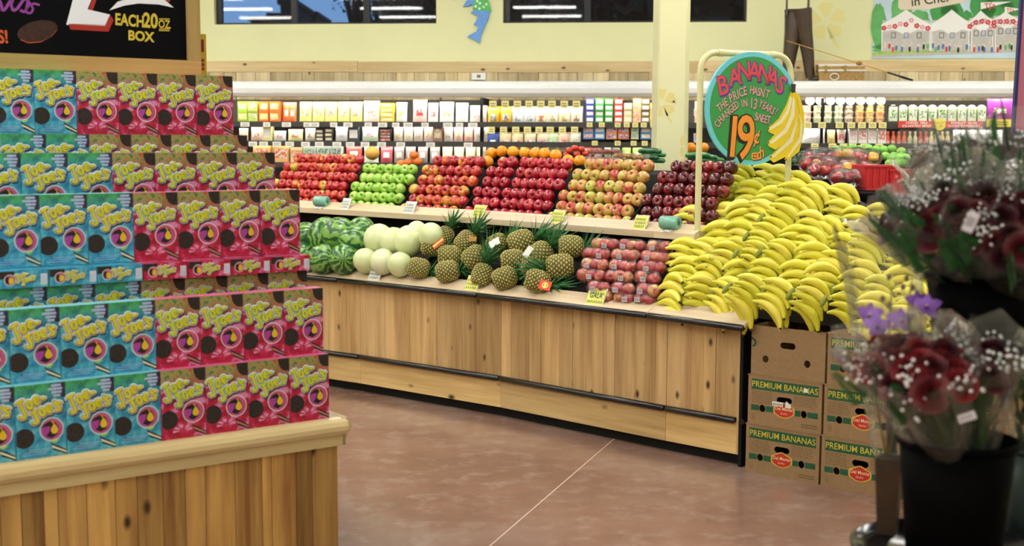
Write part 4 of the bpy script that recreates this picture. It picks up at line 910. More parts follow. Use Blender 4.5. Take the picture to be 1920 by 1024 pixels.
# upright planks, boundaries read along each facet
bpx = [(632, 660, 676), (676, 721, 768, 817, 866, 893, 940), (938, 958, 992, 1013, 1048, 1073, 1099, 1130, 1152, 1190, 1228, 1248), (1254, 1294, 1318, 1341, 1386)]
rp = random.Random(5)
for i in range(4):
    a, b_ = BF[i], BF[i+1]; nn = inn(a, b_); d = (b_-a).normalized(); L = (b_-a).length; ang = math.atan2(d.y, d.x)
    ss = [0.0]
    if i > 0: ss = sorted(set([0.0]+[max(0, min(L, (onpl(x, 600+.15*(x-620), a, nn)-a).dot(d))) for x in bpx[i][1:-1]]+[L]))
    else:
        s = 0
        while s < L-.2: s += rp.choice((.11, .14, .15)); ss.append(s)
        ss.append(L)
    for u, v in zip(ss, ss[1:]):
        if v-u < .01: continue
        mid = a+d*(u+v)/2; mid.z = 0
        MB().box(-(v-u)/2+.0009, (v-u)/2-.0009, 0, .018, .252, .728).build('plank', cedar, ps, mid+nn*rp.uniform(.001, .0035)-ps_o, ang)
# black end cheek and pale corner post
a = BF[4]; nn = inn(BF[3], BF[4]); d = (BF[4]-BF[3]).normalized(); ang = math.atan2(d.y, d.x)
MB().box(0, .012, -.001, .018, .062, .73).build('corner_strip', cedar, ps, a-ps_o-V((0, 0, a.z)), ang)
MB().box(.012, .03, .0, 1.15, .0, .745).build('end_cheek', blkm, ps, a-ps_o-V((0, 0, a.z)), ang)
MB().tube([(.035, -.01, .238), (.035, .5, .238)], .0165, 10).build('bumper', blk, ps, a-ps_o-V((0, 0, a.z)), ang)
# lower bin: sloped black deck and back, upper deck
def binpl(i): return LF[i], inn(LF[i], LF[i+1])
for i in range(4):
    if i < 3: sweep(LF, i, [(.10, .74), (.117, .79), (.44, .93), (.46, .80), (.3, .70)], 'lower_bin_deck', dark, 0)
    if i < 3: sweep(UF, i, [(.16, .70), (.16, 1.10), (.18, 1.10), (.18, .70)], 'bin_back', dark, 0)
    if i < 3: sweep(UF, i, [(.06, 1.08), (.096, 1.142), (.13, 1.15), (.52, 1.44), (1.35, 1.44), (1.35, 1.38), (.5, 1.38), (.16, 1.09)], 'upper_bin_deck', dark, 0)
    if i < 3: sweep(UF, i, [(.3, 0), (.3, 1.15), (1.34, 1.38), (1.34, 0)], 'centre_carcass', dark, 0)
# dividers between bins
dv = [(612, 0), (720, 0), (838, 0), (985, 0), (1147, 0)]

# produce ------------------------------------------------------------------
def seg_at(P, s):
    for i in range(len(P)-1):
        L = (P[i+1]-P[i]).length
        if s <= L or i == len(P)-2: return P[i]+(P[i+1]-P[i]).normalized()*s, inn(P[i], P[i+1]), (P[i+1]-P[i]).normalized(), i
        s -= L
def s_of(P, px, z, y0):   # arc position of the picture column px on polyline P
    s = 0
    for i in range(len(P)-1):
        a, b_ = P[i], P[i+1]; L = (b_-a).length
        q_ = onpl(px, y0, a, inn(a, b_)); u = (q_-a).dot((b_-a).normalized())
        if (u >= 0 or i == 0) and (u <= L or i == len(P)-2): return s+u
        s += L
    return s
def apple_mesh(nm, mats, r=.036):
    prof = [(0, -.72), (.12, -.78), (.28, -.86), (.5, -.86), (.78, -.62), (.97, -.22), (1.0, .12), (.92, .48), (.72, .74), (.48, .86), (.28, .84), (.12, .68), (0, .56)]
    mb = MB().lathe([(a*r, c*r) for a, c in prof], 14)
    mb.tube([(0, 0, .5*r), (.05*r, 0, .85*r), (.14*r, 0, 1.08*r)], .06*r, 4, 1)
    me = bpy.data.meshes.new(nm); me.from_pydata(mb.v, [], mb.f); me.polygons.foreach_set('material_index', mb.m); me.polygons.foreach_set('use_smooth', mb.s)
    for m_ in mats: me.materials.append(m_)
    me.update(); return me
def fruit(name, cA, cB, cC, lo, hi, scale=18, rough=.2, coat=.5, streak=True, dots=0):
    m, t, b = newmat(name); oi = N(t, 'ShaderNodeObjectInfo')
    co = coords(t, (1, 1, .45 if streak else 1)); n = noise(t, co, scale, 3, .6)
    ad = N(t, 'ShaderNodeMath', operation='MULTIPLY_ADD'); ad.inputs[1].default_value = .34; t.links.new(oi.outputs['Random'], ad.inputs[0]); t.links.new(n.outputs[0], ad.inputs[2])
    r_ = ramp(t, [(lo, lin(cA)), ((lo+hi)/2, lin(cB)), (hi, lin(cC))], ad.outputs[0]); col = r_.outputs[0]
    if dots:
        vo = N(t, 'ShaderNodeTexVoronoi'); vo.inputs['Scale'].default_value = 170; t.links.new(co, vo.inputs[0])
        kr = ramp(t, [(.10, (.35, .35, .35, 1)), (.2, (0, 0, 0, 1))], vo.outputs['Distance']); col = mixc(t, col, lin((236, 214, 160)), kr.outputs[0])
    t.links.new(col, b.inputs['Base Color']); b.inputs['Roughness'].default_value = rough; b.inputs['Coat Weight'].default_value = coat; b.inputs['Coat Roughness'].default_value = .06
    return m
stem = pm('fruit_stem', (70, 50, 26), .8)
am = {
 'gala': apple_mesh('gala', [fruit('red_yellow_apple_skin', (206, 196, 70), (206, 76, 48), (178, 22, 36), .42, .72), stem], .0405),
 'green': apple_mesh('green', [fruit('green_apple_skin', (126, 180, 52), (152, 202, 74), (178, 214, 100), .4, .85, dots=1), stem], .0405),
 'mixed': apple_mesh('mixed', [fruit('orange_red_apple_skin', (212, 190, 70), (204, 72, 48), (160, 18, 34), .40, .78), stem], .0405),
 'pinkred': apple_mesh('pinkred', [fruit('pink_red_apple_skin', (212, 130, 80), (196, 36, 58), (160, 12, 40), .34, .66, dots=1), stem], .0405),
 'fuji': apple_mesh('fuji', [fruit('yellow_green_red_apple_skin', (182, 190, 80), (196, 150, 78), (184, 56, 58), .45, .88, dots=1), stem], .0415),
 'dark': apple_mesh('dark', [fruit('dark_red_apple_skin', (176, 60, 50), (132, 16, 34), (88, 6, 22), .36, .7, dots=1), stem], .0405)}
rf = random.Random(21)
def pile(key, px0, px1, rows, name, pname, adj, nside=1):
    """stepped pile of apples: row 0 is sunk behind the ledge lip"""
    sa, sb = s_of(UF, px0, UZ, 400), s_of(UF, px1, UZ, 400); sp = .080; me = am[key]
    for k in range(rows):
        d_ = .130+k*.049; z = 1.163+k*.0665
        a = sa+(.5*sp if k % 2 else 0)+.038+max(0, k-3)*.025; c_ = sb-.034-max(0, k-3)*.02; n = int((c_-a)/sp)+1; j = 0
        for j in range(n):
            s = a+j*sp+rf.uniform(-.002, .002); p, nn, dd, _ = seg_at(UF, s); p = p+nn*(d_+rf.uniform(-.004, .004)); p.z = z+rf.uniform(-.002, .002)
            if pix(p)[0] < 470: continue
            yaw = math.atan2(-nn.y, -nn.x); tilt = R(rf.uniform(55, 100)) if rf.random() < .7 else R(rf.uniform(10, 170))
            mw = M.Translation(p) @ M.Rotation(yaw+R(rf.uniform(-35, 50)), 4, 'Z') @ M.Rotation(tilt, 4, 'Y') @ M.Rotation(rf.random()*6.28, 4, 'Z') @ M.Scale(rf.uniform(.95, 1.04), 4)
            o = put(name, me, None, mw=mw)
            tag(o, '%s apple, %s in %s row of the %s' % (adj, ordn(j), ORDU[min(k, 7)], pname), 'apple', 'apples of the '+pname)
def opx(px): return px
pile('gala', 470, 617, 6, 'red_yellow_apple', 'pile behind the cookies', 'red and yellow')
pile('green', 617, 727, 5, 'green_apple', 'bright green pile', 'green')
pile('mixed', 727, 846, 6, 'orange_red_apple', 'pile beside green apples', 'orange-red')
pile('pinkred', 846, 1000, 6, 'pink_red_apple', 'middle pink-red pile', 'shiny pink-red')
pile('fuji', 1000, 1157, 6, 'blushed_apple', 'yellow-green blushed pile', 'blushed yellow')
pile('dark', 1157, 1308, 6, 'dark_red_apple', 'pile by the bananas', 'dark red')
# thin black dividers between the piles
for px in (617, 727, 846, 1000, 1157):
    s = s_of(UF, px, UZ, 400); p, nn, dd, _ = seg_at(UF, s); p = p+nn*.1; p.z = 0; ang = math.atan2(nn.y, nn.x)
    v = [(0, 1.14), (0, 1.18), (.28, 1.40), (.32, 1.36)]
    MB().prism([(u, z) for u, z in v], -.003, .003).build('bin_divider', blkm, ps, p-ps_o, ang-pi/2)
# the raised back deck: citrus, tomatoes and greens
om = fruit('orange_skin', (232, 130, 16), (240, 150, 20), (244, 168, 34), .4, .8, 60, .38, .2, False)
om2 = fruit('deep_orange_skin', (226, 100, 24), (232, 110, 30), (236, 124, 40), .4, .8, 60, .38, .2, False)
def sphmesh(nm, r, mat, zs=1.0, seg=14, rings=9):
    mb = MB().ell((0, 0, 0), (r, r, r*zs), 0, seg, rings); me = bpy.data.meshes.new(nm); me.from_pydata(mb.v, [], mb.f); me.polygons.foreach_set('use_smooth', mb.s); me.materials.append(mat); me.update(); return me
org = sphmesh('orange', .042, om, .96); org2 = sphmesh('tangerine', .036, om2, .88); gf = sphmesh('grapefruit', .058, fruit('grapefruit_skin', (232, 160, 60), (236, 172, 70), (240, 186, 90), .4, .8, 60, .4, .2, False), .93)
def back(px, py, Y): return atY(px, py, Y)
i = 0
for (xs, y, Y) in (((925, 945, 966, 988, 1008, 1026, 1044, 1065, 1087), None, 8.75), ((1000, 1021, 1042, 1064, 1082), None, 8.68)):
    pass
ol = [(922, 287, 'behind the pink-red apples'), (941, 284, ''), (962, 285, ''), (984, 287, ''), (1003, 288, ''), (1021, 288, ''), (1042, 291, ''), (1065, 301, ''), (1087, 302, '')]
ol2 = [(1000, 306), (1020, 309), (1041, 310), (1062, 314), (1030, 328), (1050, 330), (1010, 326), (900, 306), (914, 303)]
for k, (x, y, *_r) in enumerate(ol):
    p = back(x, y, 9.0-(x-920)*.0025); o = put('orange', org, None, p, rf.random()*6); tag(o, 'orange, %s along the crest of the orange heap behind pink-red apples' % ordn(k), 'orange', 'oranges behind the apples')
for k, (x, y) in enumerate(ol2):
    p = back(x, y, 8.88-(x-920)*.0025); o = put('orange', org, None, p, rf.random()*6); tag(o, 'orange, %s of the lower tier of the orange heap' % ordn(k), 'orange', 'oranges behind the apples')
for k, (x, y) in enumerate(((776, 291), (765, 305), (783, 303), (752, 308))):
    p = back(x, y, 9.55); o = put('tangerine', org2, None, p); tag(o, 'deep orange tangerine, %s of the few between green and orange-red apples' % ordn(k), 'tangerine', 'tangerines')
p = back(698, 287, 9.9); tag(put('grapefruit', gf, None, p), 'single large golden grapefruit peeking over the green apples', 'grapefruit')
for k, (x, y) in enumerate(((1295, 277), (1319, 277))): tag(put('orange', org, None, back(x, y, 9.9)), 'orange beside the pillar, %s from it' % ordn(k), 'orange', 'oranges behind the pillar')
tomm = fruit('tomato_skin', (190, 40, 26), (206, 50, 30), (214, 70, 40), .4, .8, 30, .15, .6, False); tom = sphmesh('tomato', .028, tomm, .85)
for k, (x, y) in enumerate(((1068, 283), (1078, 278), (1090, 280), (1098, 288), (1082, 290), (1062, 291), (1108, 283))): tag(put('tomato', tom, None, back(x, y, 9.5)), 'loose red tomato, %s of the small heap behind the oranges' % ordn(k), 'tomato', 'loose tomatoes')
clear = film('clamshell_plastic', (220, 225, 225), .12, .4, .1)
def clamshell(px, py, Y, w, h, fm, label, seedr, col=8, rowsn=2, r_=.014):
    p = back(px, py, Y); e = empty('tomato_clamshell', p, R(-40), label, 'clamshell', 'tomato clamshells'); rr = random.Random(seedr)
    MB().hexa([(-w*.46,-.05,0),(w*.46,-.05,0),(w*.46,.05,0),(-w*.46,.05,0),(-w*.5,-.06,h),(w*.5,-.06,h),(w*.5,.06,h),(-w*.5,.06,h)]).build('case', clear, e)
    me = sphmesh('g', r_, fm, 1, 8, 6)
    for j in range(rowsn):
        for i in range(col): put('small_tomato', me, e, (-w*.42+w*.84*i/(col-1), rr.uniform(-.045, -.03), r_+.004+j*(h-2*r_-.01)/max(1, rowsn-1)))
tk = fruit('cherry_tomato_skin', (170, 22, 20), (190, 40, 26), (206, 80, 40), .4, .8, 30, .15, .6, False); ty = fruit('mixed_tomato_skin', (206, 90, 30), (220, 140, 40), (226, 180, 50), .35, .85, 30, .15, .6, False)
for k, (x, y, w, f_) in enumerate(((1128, 290, .15, tk), (1150, 290, .15, tk), (1123, 304, .15, tk), (1147, 306, .14, tk), (1105, 306, .12, tk), (1172, 297, .12, ty), (1195, 300, .14, ty), (1180, 310, .14, ty))):
    clamshell(x, y, 9.3-(k > 2)*.2, w, .04, f_, ('dark red' if f_ is tk else 'mixed orange and yellow')+' cherry tomato clamshell, '+ordn(k)+' of the stack before the pillar', k)
gm_ = fruit('cucumber_skin', (24, 74, 44), (34, 96, 56), (60, 130, 70), .4, .8, 20, .25, .4, False)
cu_ = MB().tube([(-.09, 0, 0), (-.08, 0, .002), (-.03, 0, .006), (.03, 0, .006), (.08, 0, .002), (.09, 0, 0)], [.008, .018, .021, .021, .018, .008], 10)
cum = bpy.data.meshes.new('cucumber'); cum.from_pydata(cu_.v, [], cu_.f); cum.polygons.foreach_set('use_smooth', cu_.s); cum.materials.append(gm_); cum.update()
for k, (x, y) in enumerate(((1218, 284), (1226, 291), (1212, 296), (1224, 302), (1308, 292), (1322, 296), (1334, 301), (1345, 306))): tag(put('cucumber', cum, None, back(x, y, 9.2), R(-30+k*4)), 'dark green cucumber, %s from the tomato clamshells past the pillar' % ordn(k), 'cucumber', 'cucumbers')

for x0, x1, y, Y0, Y1, dz in ((912, 1098, 285, 9.02, 8.56, .045), (1052, 1116, 288, 9.56, 9.44, .035)):
    a, c = atY(x0, y, Y0), atY(x1, y, Y1); z_ = min(atY(x1, 300, Y1).z, atY(x0, 292, Y0).z)-dz+.012; L = math.hypot(c.x-a.x, c.y-a.y)
    MB().box(0, L, -.03, .08, 1.44, z_).build('display_block', dark, ps, V((a.x, a.y, 0))-ps_o, math.atan2(c.y-a.y, c.x-a.x))
# green plastic bag rolls on the ledge
brm = pm('green_bag_roll', (120, 180, 160), .3, .5, coat=.3); brd = pm('roll_core', (60, 100, 90), .7)
for px, py, lab in ((597, 376, 'mint green roll of produce bags on the ledge by the red-yellow apples'), (1250, 416, 'mint green roll of produce bags beside the bananas')):
    s = s_of(UF, px, UZ, 400); p, nn, dd, _ = seg_at(UF, s); p = p+nn*.03; p.z = 1.14+.052; ang = math.atan2(dd.y, dd.x)+R(14)
    e = empty('bag_roll', p, ang, lab, 'bag roll')
    MB().lathe([(.010, -.055), (.036, -.055), (.038, -.05), (.038, .05), (.036, .055), (.010, .055), (.010, -.055)], 20).xf(M.Rotation(R(90), 4, 'Y')).build('roll', brm, e)
    MB().lathe([(.0, -.058), (.011, -.058), (.011, .058), (0, .058)], 12).xf(M.Rotation(R(90), 4, 'Y')).build('core', brd, e)
    MB().hexa([(-.04,-.045,-.05),(.04,-.045,-.05),(.045,-.03,-.05),(-.045,-.03,-.05),(-.03,-.03,-.036),(.03,-.03,-.036),(.03,-.02,-.036),(-.03,-.02,-.036)]).build('loose_bag_end', clear, e)

# price tags on the ledges
ywt = pm('yellow_tag_card', (226, 226, 110), .5); grt = pm('tag_green_ink', (70, 96, 40), .6); slv = film('tag_sleeve', (220, 220, 220), .3, .4, .1)
def ledge_tag(P, zf, zb_, up, px, py0, w, m, label, txt=None, h=.085):
    s = s_of(P, px, 0, py0); p, nn, dd, _ = seg_at(P, s); p = p+nn*(up*.30); p.z = zf+(zb_-zf)*.42+.022
    ang = math.atan2(dd.y, dd.x); pitch = math.atan2(zb_-zf, up)
    mw = M.Translation(p) @ M.Rotation(ang, 4, 'Z') @ M.Rotation(pitch-R(90)+R(38), 4, 'X')
    e = empty('price_tag', label=label, cat='price tag', group='price tags on the produce ledges', mw=mw)
    MB().box(-w/2, w/2, -.0015, 0, -h/2, h/2).build('card', m, e)
    MB().box(-w/2-.005, w/2+.005, .0005, .002, -h/2-.006, h/2+.006).build('sleeve', slv, e)
    q = MB(); rr = random.Random(int(px))
    if txt: q.text(txt, 0, -.005, .042, 3, 0, .02, 0, .8)
    for j in range(3):
        if txt and j == 1: continue
        y = h*(.22-.26*j); x = -w*.42
        while x < w*.36:
            l_ = rr.uniform(.006, .014); q.stroke([(x, y-.008), (x+l_*.5, y+.009), (x+l_, y-.006)], .0026, 3, 0); x += l_+.004
    q.build('lettering', grt, e)
for px, m_, lab, w in ((643, whitep, 'blank white tag below the green apples', .085), (763, whitep, 'blank white tag below the orange-red apples', .1), (893, ywt, 'yellow handwritten tag below the pink-red apples', .1), (1040, ywt, 'yellow handwritten tag below the blushed yellow apples', .1), (1195, ywt, 'yellow handwritten tag below the dark red apples', .1)):
    ledge_tag(UF, 1.14, 1.185, .095, px, 410, w, m_, lab)
for px, m_, lab, w, tx in ((697, whitep, 'blank white tag below the watermelons and honeydews', .1, None), (879, ywt, 'yellow handwritten tag below the pineapples', .1, None), (1110, ywt, 'yellow handwritten tag below the bagged apples', .12, 'GALA')):
    ledge_tag(LF, .75, .80, .115, px, 560, w, m_, lab, tx, .095)
# ------------------------------------------------------------ lower bin goods
def bp(px, py, up):   # point a given distance above the bin's sloped deck
    for i in range(4):
        a, nn = LF[i], inn(LF[i], LF[i+1]); sl = math.atan2(1.07-.80, .30); pn = (-nn*sin(sl)+V((0, 0, cos(sl))))
        P = a+nn*.115+V((0, 0, .80-LZ))+pn*up; q_ = onpl(px, py, P, pn); u = (q_-a).dot((LF[i+1]-a).normalized())
        if u <= (LF[i+1]-a).length or i == 3: return q_, nn, (LF[i+1]-a).normalized()
m, t, b = newmat('watermelon_rind')
co = coords(t); sp_ = N(t, 'ShaderNodeTexCoord'); n1 = noise(t, co, 9, 3); gr = N(t, 'ShaderNodeTexGradient', gradient_type='RADIAL')
t.links.new(sp_.outputs['Object'], gr.inputs[0]); mu = N(t, 'ShaderNodeMath', operation='MULTIPLY_ADD'); mu.inputs[1].default_value = 60
t.links.new(gr.outputs['Fac'], mu.inputs[0]); n5 = noise(t, co, 14, 3); mm = N(t, 'ShaderNodeMath', operation='MULTIPLY'); mm.inputs[1].default_value = 15
t.links.new(n5.outputs[0], mm.inputs[0]); t.links.new(mm.outputs[0], mu.inputs[2]); si = N(t, 'ShaderNodeMath', operation='SINE'); t.links.new(mu.outputs[0], si.inputs[0])
n6 = noise(t, co, 45, 3); ad = N(t, 'ShaderNodeMath', operation='MULTIPLY_ADD'); ad.inputs[1].default_value = .9; t.links.new(n6.outputs[0], ad.inputs[0]); t.links.new(si.outputs[0], ad.inputs[2])
r_ = ramp(t, [(.1, lin((26, 82, 36))), (.6, lin((58, 128, 48))), (1.0, lin((128, 172, 80)))], ad.outputs[0])
t.links.new(r_.outputs[0], b.inputs['Base Color']); b.inputs['Roughness'].default_value = .3; b.inputs['Coat Weight'].default_value = .3
wmel = sphmesh('watermelon', .112, m, 1.15, 24, 14)
for k, (x, y, r_, rx) in enumerate(((570, 448, 1, 60), (599, 484, .88, 85), (568, 478, .8, 80), (608, 441, 1.0, 35), (637, 440, 1.05, 80), (667, 453, .92, 75), (606, 484, .01, 0), (645, 486, .92, 85), (574, 496, .6, 60), (676, 432, .8, 60))):
    if r_ < .1 or k == 1: continue
    q_, nn, dd = bp(x, y, .10*r_); o = put('watermelon', wmel, None, mw=M.Translation(q_) @ M.Rotation(R(rx+k*40), 4, 'Z') @ M.Rotation(R(rx), 4, 'X') @ M.Scale(r_, 4))
    tag(o, 'striped watermelon, %s of the heap counted from the cookie boxes' % ordn(k), 'watermelon', 'watermelons in the lower bin')
q_, nn, dd = bp(606, 486, .1); o = put('watermelon', wmel, None, mw=M.Translation(q_) @ M.Rotation(R(40), 4, 'Z') @ M.Rotation(R(80), 4, 'X') @ M.Scale(.92, 4)); tag(o, 'striped watermelon with pale yellow patch resting low on the oak ledge edge', 'watermelon', 'watermelons in the lower bin')
hon = sphmesh('honeydew', .095, fruit('honeydew_rind', (200, 214, 150), (214, 224, 168), (226, 232, 190), .35, .85, 12, .4, .15, False), 1.04, 20, 12)
hs_ = [(710, 449, 1.05, .11, 'big one nearest the watermelons'), (738, 452, .95, .11, 'middle one of the upper row'), (768, 452, 1.08, .1, 'broad one before the pineapples'), (808, 442, .85, .12, 'far one behind the price flag'), (686, 489, .86, .09, 'front one nearest the watermelons'), (718, 491, .86, .09, 'front middle one'), (750, 496, .84, .085, 'front one against the black divider'), (782, 434, .7, .12, 'small one at the dark back')]
for x, y, r_, up, lab in hs_:
    q_, nn, dd = bp(x, y, up); o = put('honeydew_melon', hon, None, mw=M.Translation(q_) @ M.Rotation(rf.random()*6, 4, 'Z') @ M.Rotation(rf.random()*2, 4, 'X') @ M.Scale(r_, 4))
    tag(o, 'pale honeydew melon, '+lab, 'melon', 'honeydew melons in the lower bin')
for px, y0, y1 in ((690, 470, 505), (762, 455, 515), (1072, 485, 548)):
    q_, nn, dd = bp(px, y1, .0); s = s_of(LF, px, LZ, y1); p, nn, dd, _ = seg_at(LF, s); p = p+nn*.118; p.z = 0; ang = math.atan2(nn.y, nn.x)
    MB().prism([(0, .76), (0, .86), (.30, 1.0), (.30, .78)], -.003, .003).build('bin_divider', blkm, ps, p-ps_o, ang-pi/2)
# pineapples: every eye is a small raised pyramid, leaves are folded blades
eye = pm('pineapple_eye', (168, 156, 74), .6, var=.35, vscale=40); eyd = pm('pineapple_skin_dark', (62, 72, 40), .7); lfm = pm('pineapple_leaf', (64, 124, 72), .45, var=.4, vscale=30); eyc = pm('pineapple_eye_tip', (206, 190, 130), .6)
def pineapple(seed):
    rr = random.Random(seed); e = empty('pineapple'); Rm, Hh = .062, .15
    rad = lambda z: Rm*(max(.0, 1-abs((z-Hh/2)/(Hh/2))**3.0))**.42*(1+.05*(1-z/Hh))
    mb = MB().lathe([(0, 0)]+[(rad(Hh*i/12)*.96, Hh*i/12) for i in range(1, 12)]+[(0, Hh)], 20, 0); mb.build('core', eyd, e)
    mb = MB(); nr = 11; nc = 15
    for j in range(nr):
        z = Hh*(j+.6)/(nr+.3)
        for i in range(nc):
            a = 2*pi*(i+.5*(j % 2))/nc; r0 = rad(z)*.975; da = pi/nc*.92; dz = Hh/nr*.62
            P = [V((r0*cos(a-da), r0*sin(a-da), z)), V((rad(max(.002, z-dz))*.97*cos(a), rad(max(.002, z-dz))*.97*sin(a), z-dz)), V((r0*cos(a+da), r0*sin(a+da), z)), V((rad(min(Hh-.002, z+dz))*.97*cos(a), rad(min(Hh-.002, z+dz))*.97*sin(a), z+dz))]
            c = V((cos(a), sin(a), 0))*(r0+.0052)+V((0, 0, z)); Q = [p.lerp(c, .55)+V((cos(a), sin(a), 0))*.0005 for p in P]
            n0 = len(mb.v)
            mb.add(P+Q+[c], [(0,1,5,4),(1,2,6,5),(2,3,7,6),(3,0,4,7)], 0); mb.add(Q+[c], [(0,1,4),(1,2,4),(2,3,4),(3,0,4)], 1)
    mb.build('eyes', [eye, eyc], e)['kind'] = 'stuff'
    mb = MB()
    for j in range(44):
        a = j*2.4+rr.uniform(-.2, .2); u = j/44; L = .075+.085*u**.6*rr.uniform(.8, 1.15); sp = (1-u)*1.15+.12; w = .011
        pr_ = V((0, 0, Hh-.008+u*.02)); d1 = V((cos(a)*sin(sp), sin(a)*sin(sp), cos(sp))); sd = V((-sin(a), cos(a), 0)); dn = V((cos(a), sin(a), 0))
        vs = []
        for k in range(5):
            v = k/4; c = pr_+d1*L*v+dn*(L*.35*v*v)*(1-u*.4)-V((0, 0, L*.18*v*v*(1-u))); ww = w*(1-v**1.5)+.0006; vs += [c-sd*ww+d1*0, c-dn*.003*(1-v), c+sd*ww]
        fs = []
        for k in range(4): fs += [(3*k, 3*k+1, 3*k+4, 3*k+3), (3*k+1, 3*k+2, 3*k+5, 3*k+4)]
        mb.add(vs, fs)
    mb.build('crown', lfm, e); return proto(e)
pps = [pineapple(s) for s in (1, 2, 3)]; used = [False]*3
# px, py of the body, direction of the crown in the picture (deg, 0 = right, 90 = up), lean away, label
pl_ = [(815, 462, -8, 'with an orange price flag resting on it', 1.0), (789, 503, -12, 'low, in front of the black divider', .95), (893, 480, 35, 'in the second row under a tall dark crown', 1.05), (843, 508, 10, 'in the front row beside the divider one', 1.0), (847, 480, 0, 'between the flagged one and the brown-tagged one', 1.0), (875, 450, 50, 'at the back with its crown standing up', .95), (905, 512, 70, 'front one with a bright upright crown', .95), (950, 520, 20, 'front one in the middle of the bin', 1.0), (966, 488, 5, 'dark one behind the white tag', 1.0), (981, 452, 20, 'pale one at the top behind the white tag', 1.1), (1015, 475, 40, 'yellowish one leaning to a big crown', 1.1), (1045, 500, 185, 'large one against the bagged apples', 1.1), (1012, 528, -15, 'front one wearing the orange-red label', 1.0), (935, 455, 30, 'shadowed one at the back middle', .9), (1075, 462, 0, 'dark one at the back beside the bagged apples', 1.0), (835, 440, 60, 'small one at the dark back beside the honeydews', .85), (1000, 500, -10, 'small one wedged above the labelled one', .85)]
for k, (x, y, dg_, lab, sc) in enumerate(pl_):
    q_, nn, dd = bp(x, y, .062); a = R(dg_); ax = (cR*cos(a)+cUp*sin(a)+cF*.12).normalized(); qt = ax.to_track_quat('Z', 'Y').to_matrix().to_4x4()
    i = k % 3; mw = M.Translation(q_-ax*.090*sc) @ qt @ M.Rotation(rf.random()*6, 4, 'Z') @ M.Scale(sc*1.02, 4)
    if used[i]: o = dup(pps[i], None, mw)
    else: o = pps[i]; o.matrix_basis = mw; used[i] = True
    tag(o, 'pineapple, '+lab, 'pineapple', 'pineapples in the lower bin')
# loose cards among the pineapples
def card(px, py, up, w, h, rot, m, label, ex=None):
    q_, nn, dd = bp(px, py, up); mw = M.Translation(q_) @ M.Rotation(R(-20), 4, 'Z') @ M.Rotation(R(rot), 4, 'Y') @ M.Rotation(R(-25), 4, 'X')
    e = empty('produce_card', label=label, cat='tag', mw=mw); MB().box(-w/2, w/2, -.001, 0, -h/2, h/2).build('card', m, e)
    if ex == 'stripe': MB().rect(-w/2, w/2, -h*.1, h*.22, 2).build('stripe', ywt, e)
    if ex == 'disc': MB().ring(0, -.0, .012, .018, 2, 0).rect(-.006, .006, -.012, .012, 2).build('emblem', ywt, e)
orr = pm('orange_red_card', (226, 72, 36), .5); brn = pm('brown_tag', (170, 120, 40), .6)
card(822, 456, .17, .085, .035, -38, orr, 'red and yellow price flag tilted on a pineapple by the honeydews', 'stripe')
card(927, 455, .17, .07, .045, -30, whitep, 'tilted white card among the pineapple crowns'); card(990, 472, .16, .035, .07, 30, whitep, 'upright white card between two pineapples')
card(886, 448, .17, .05, .03, 0, brn, 'small brown tag on the back pineapple'); card(1022, 535, .10, .07, .055, 12, orr, 'orange-red label card on the front pineapple', 'disc')
# bagged apples
bga = apple_mesh('bagged', [fruit('bagged_apple_skin', (214, 196, 110), (206, 90, 66), (176, 36, 50), .42, .78), stem], .0365)
lblm = pm('bag_sticker', (206, 200, 210), .5); lbd = pm('sticker_code', (60, 52, 60), .6)
bagrows = [(543, 1100, 1238, 3), (520, 1083, 1240, 3), (500, 1090, 1248, 3), (480, 1092, 1256, 3), (461, 1110, 1262, 3), (552, 1110, 1225, 3)]
bn_ = 0
for ri, (y, x0, x1, nb) in enumerate(bagrows):
    for j in range(nb):
        xa = x0+(x1-x0)*(j+.04)/nb; xb = x0+(x1-x0)*(j+.96)/nb; yy = y+ (xb-x0)*.06 if ri < 5 else y+8
        yc = y+((xa+xb)/2-1170)*.05; ce, nn, dd = bp((xa+xb)/2, yc, .045)
        if ri == 5: ce = ce+nn*.02-V((0, 0, .022))
        pa_, _, _ = bp(xa, yc, .045); pb2, _, _ = bp(xb, yc, .045); L = (pb2-pa_).length; ang = math.atan2(dd.y, dd.x)
        rn = ('front', 'second', 'third', 'fourth', 'top', 'sunken front')[ri]
        e = empty('apple_bag', ce, ang, 'clear bag of red apples, %s bag of the %s tier' % (('nearest the pineapples', 'middle', 'nearest the bananas')[j], rn), 'bag of apples', 'bagged apples')
        na = max(2, round(L/.066)); rr = random.Random(bn_)
        for i in range(na):
            o = put('apple', bga, e, mw=M.Translation(V(((i+.5)/na*L-L/2, rr.uniform(-.006, .006), rr.uniform(-.004, .004)))) @ Euler((rr.uniform(.6, 2.4), rr.random()*3, rr.random()*6)).to_matrix().to_4x4())
        mb = MB(); nx, ns = 3*na, 12; vs = []; fs = []
        for i in range(nx+1):
            u = i/nx; x = (u-.5)*(L+.03); rr_ = .0405*(max(0, 1-abs(2*u-1)**6))**.5*(.93+.07*abs(sin(pi*u*na)))+.002
            for k in range(ns): a = 2*pi*k/ns; q__ = rr_*(1+rr.uniform(-.06, .09)); vs.append((x+rr.uniform(-.002, .002), q__*cos(a), q__*sin(a)))
        for i in range(nx):
            for k in range(ns): fs.append((i*ns+k, i*ns+(k+1) % ns, (i+1)*ns+(k+1) % ns, (i+1)*ns+k))
        mb.add(vs, fs, 0, True).build('bag_film', bagfilm, e)
        lx = rr.uniform(-.3, .3)*L
        q = MB().rect(lx-.018, lx+.018, -.014, .012, 44.5, 0)
        for i in range(5): q.rect(lx-.014+i*.006, lx-.0115+i*.006, -.010, .008, 45, 1)
        q.build('sticker', [lblm, lbd], e); bn_ += 1
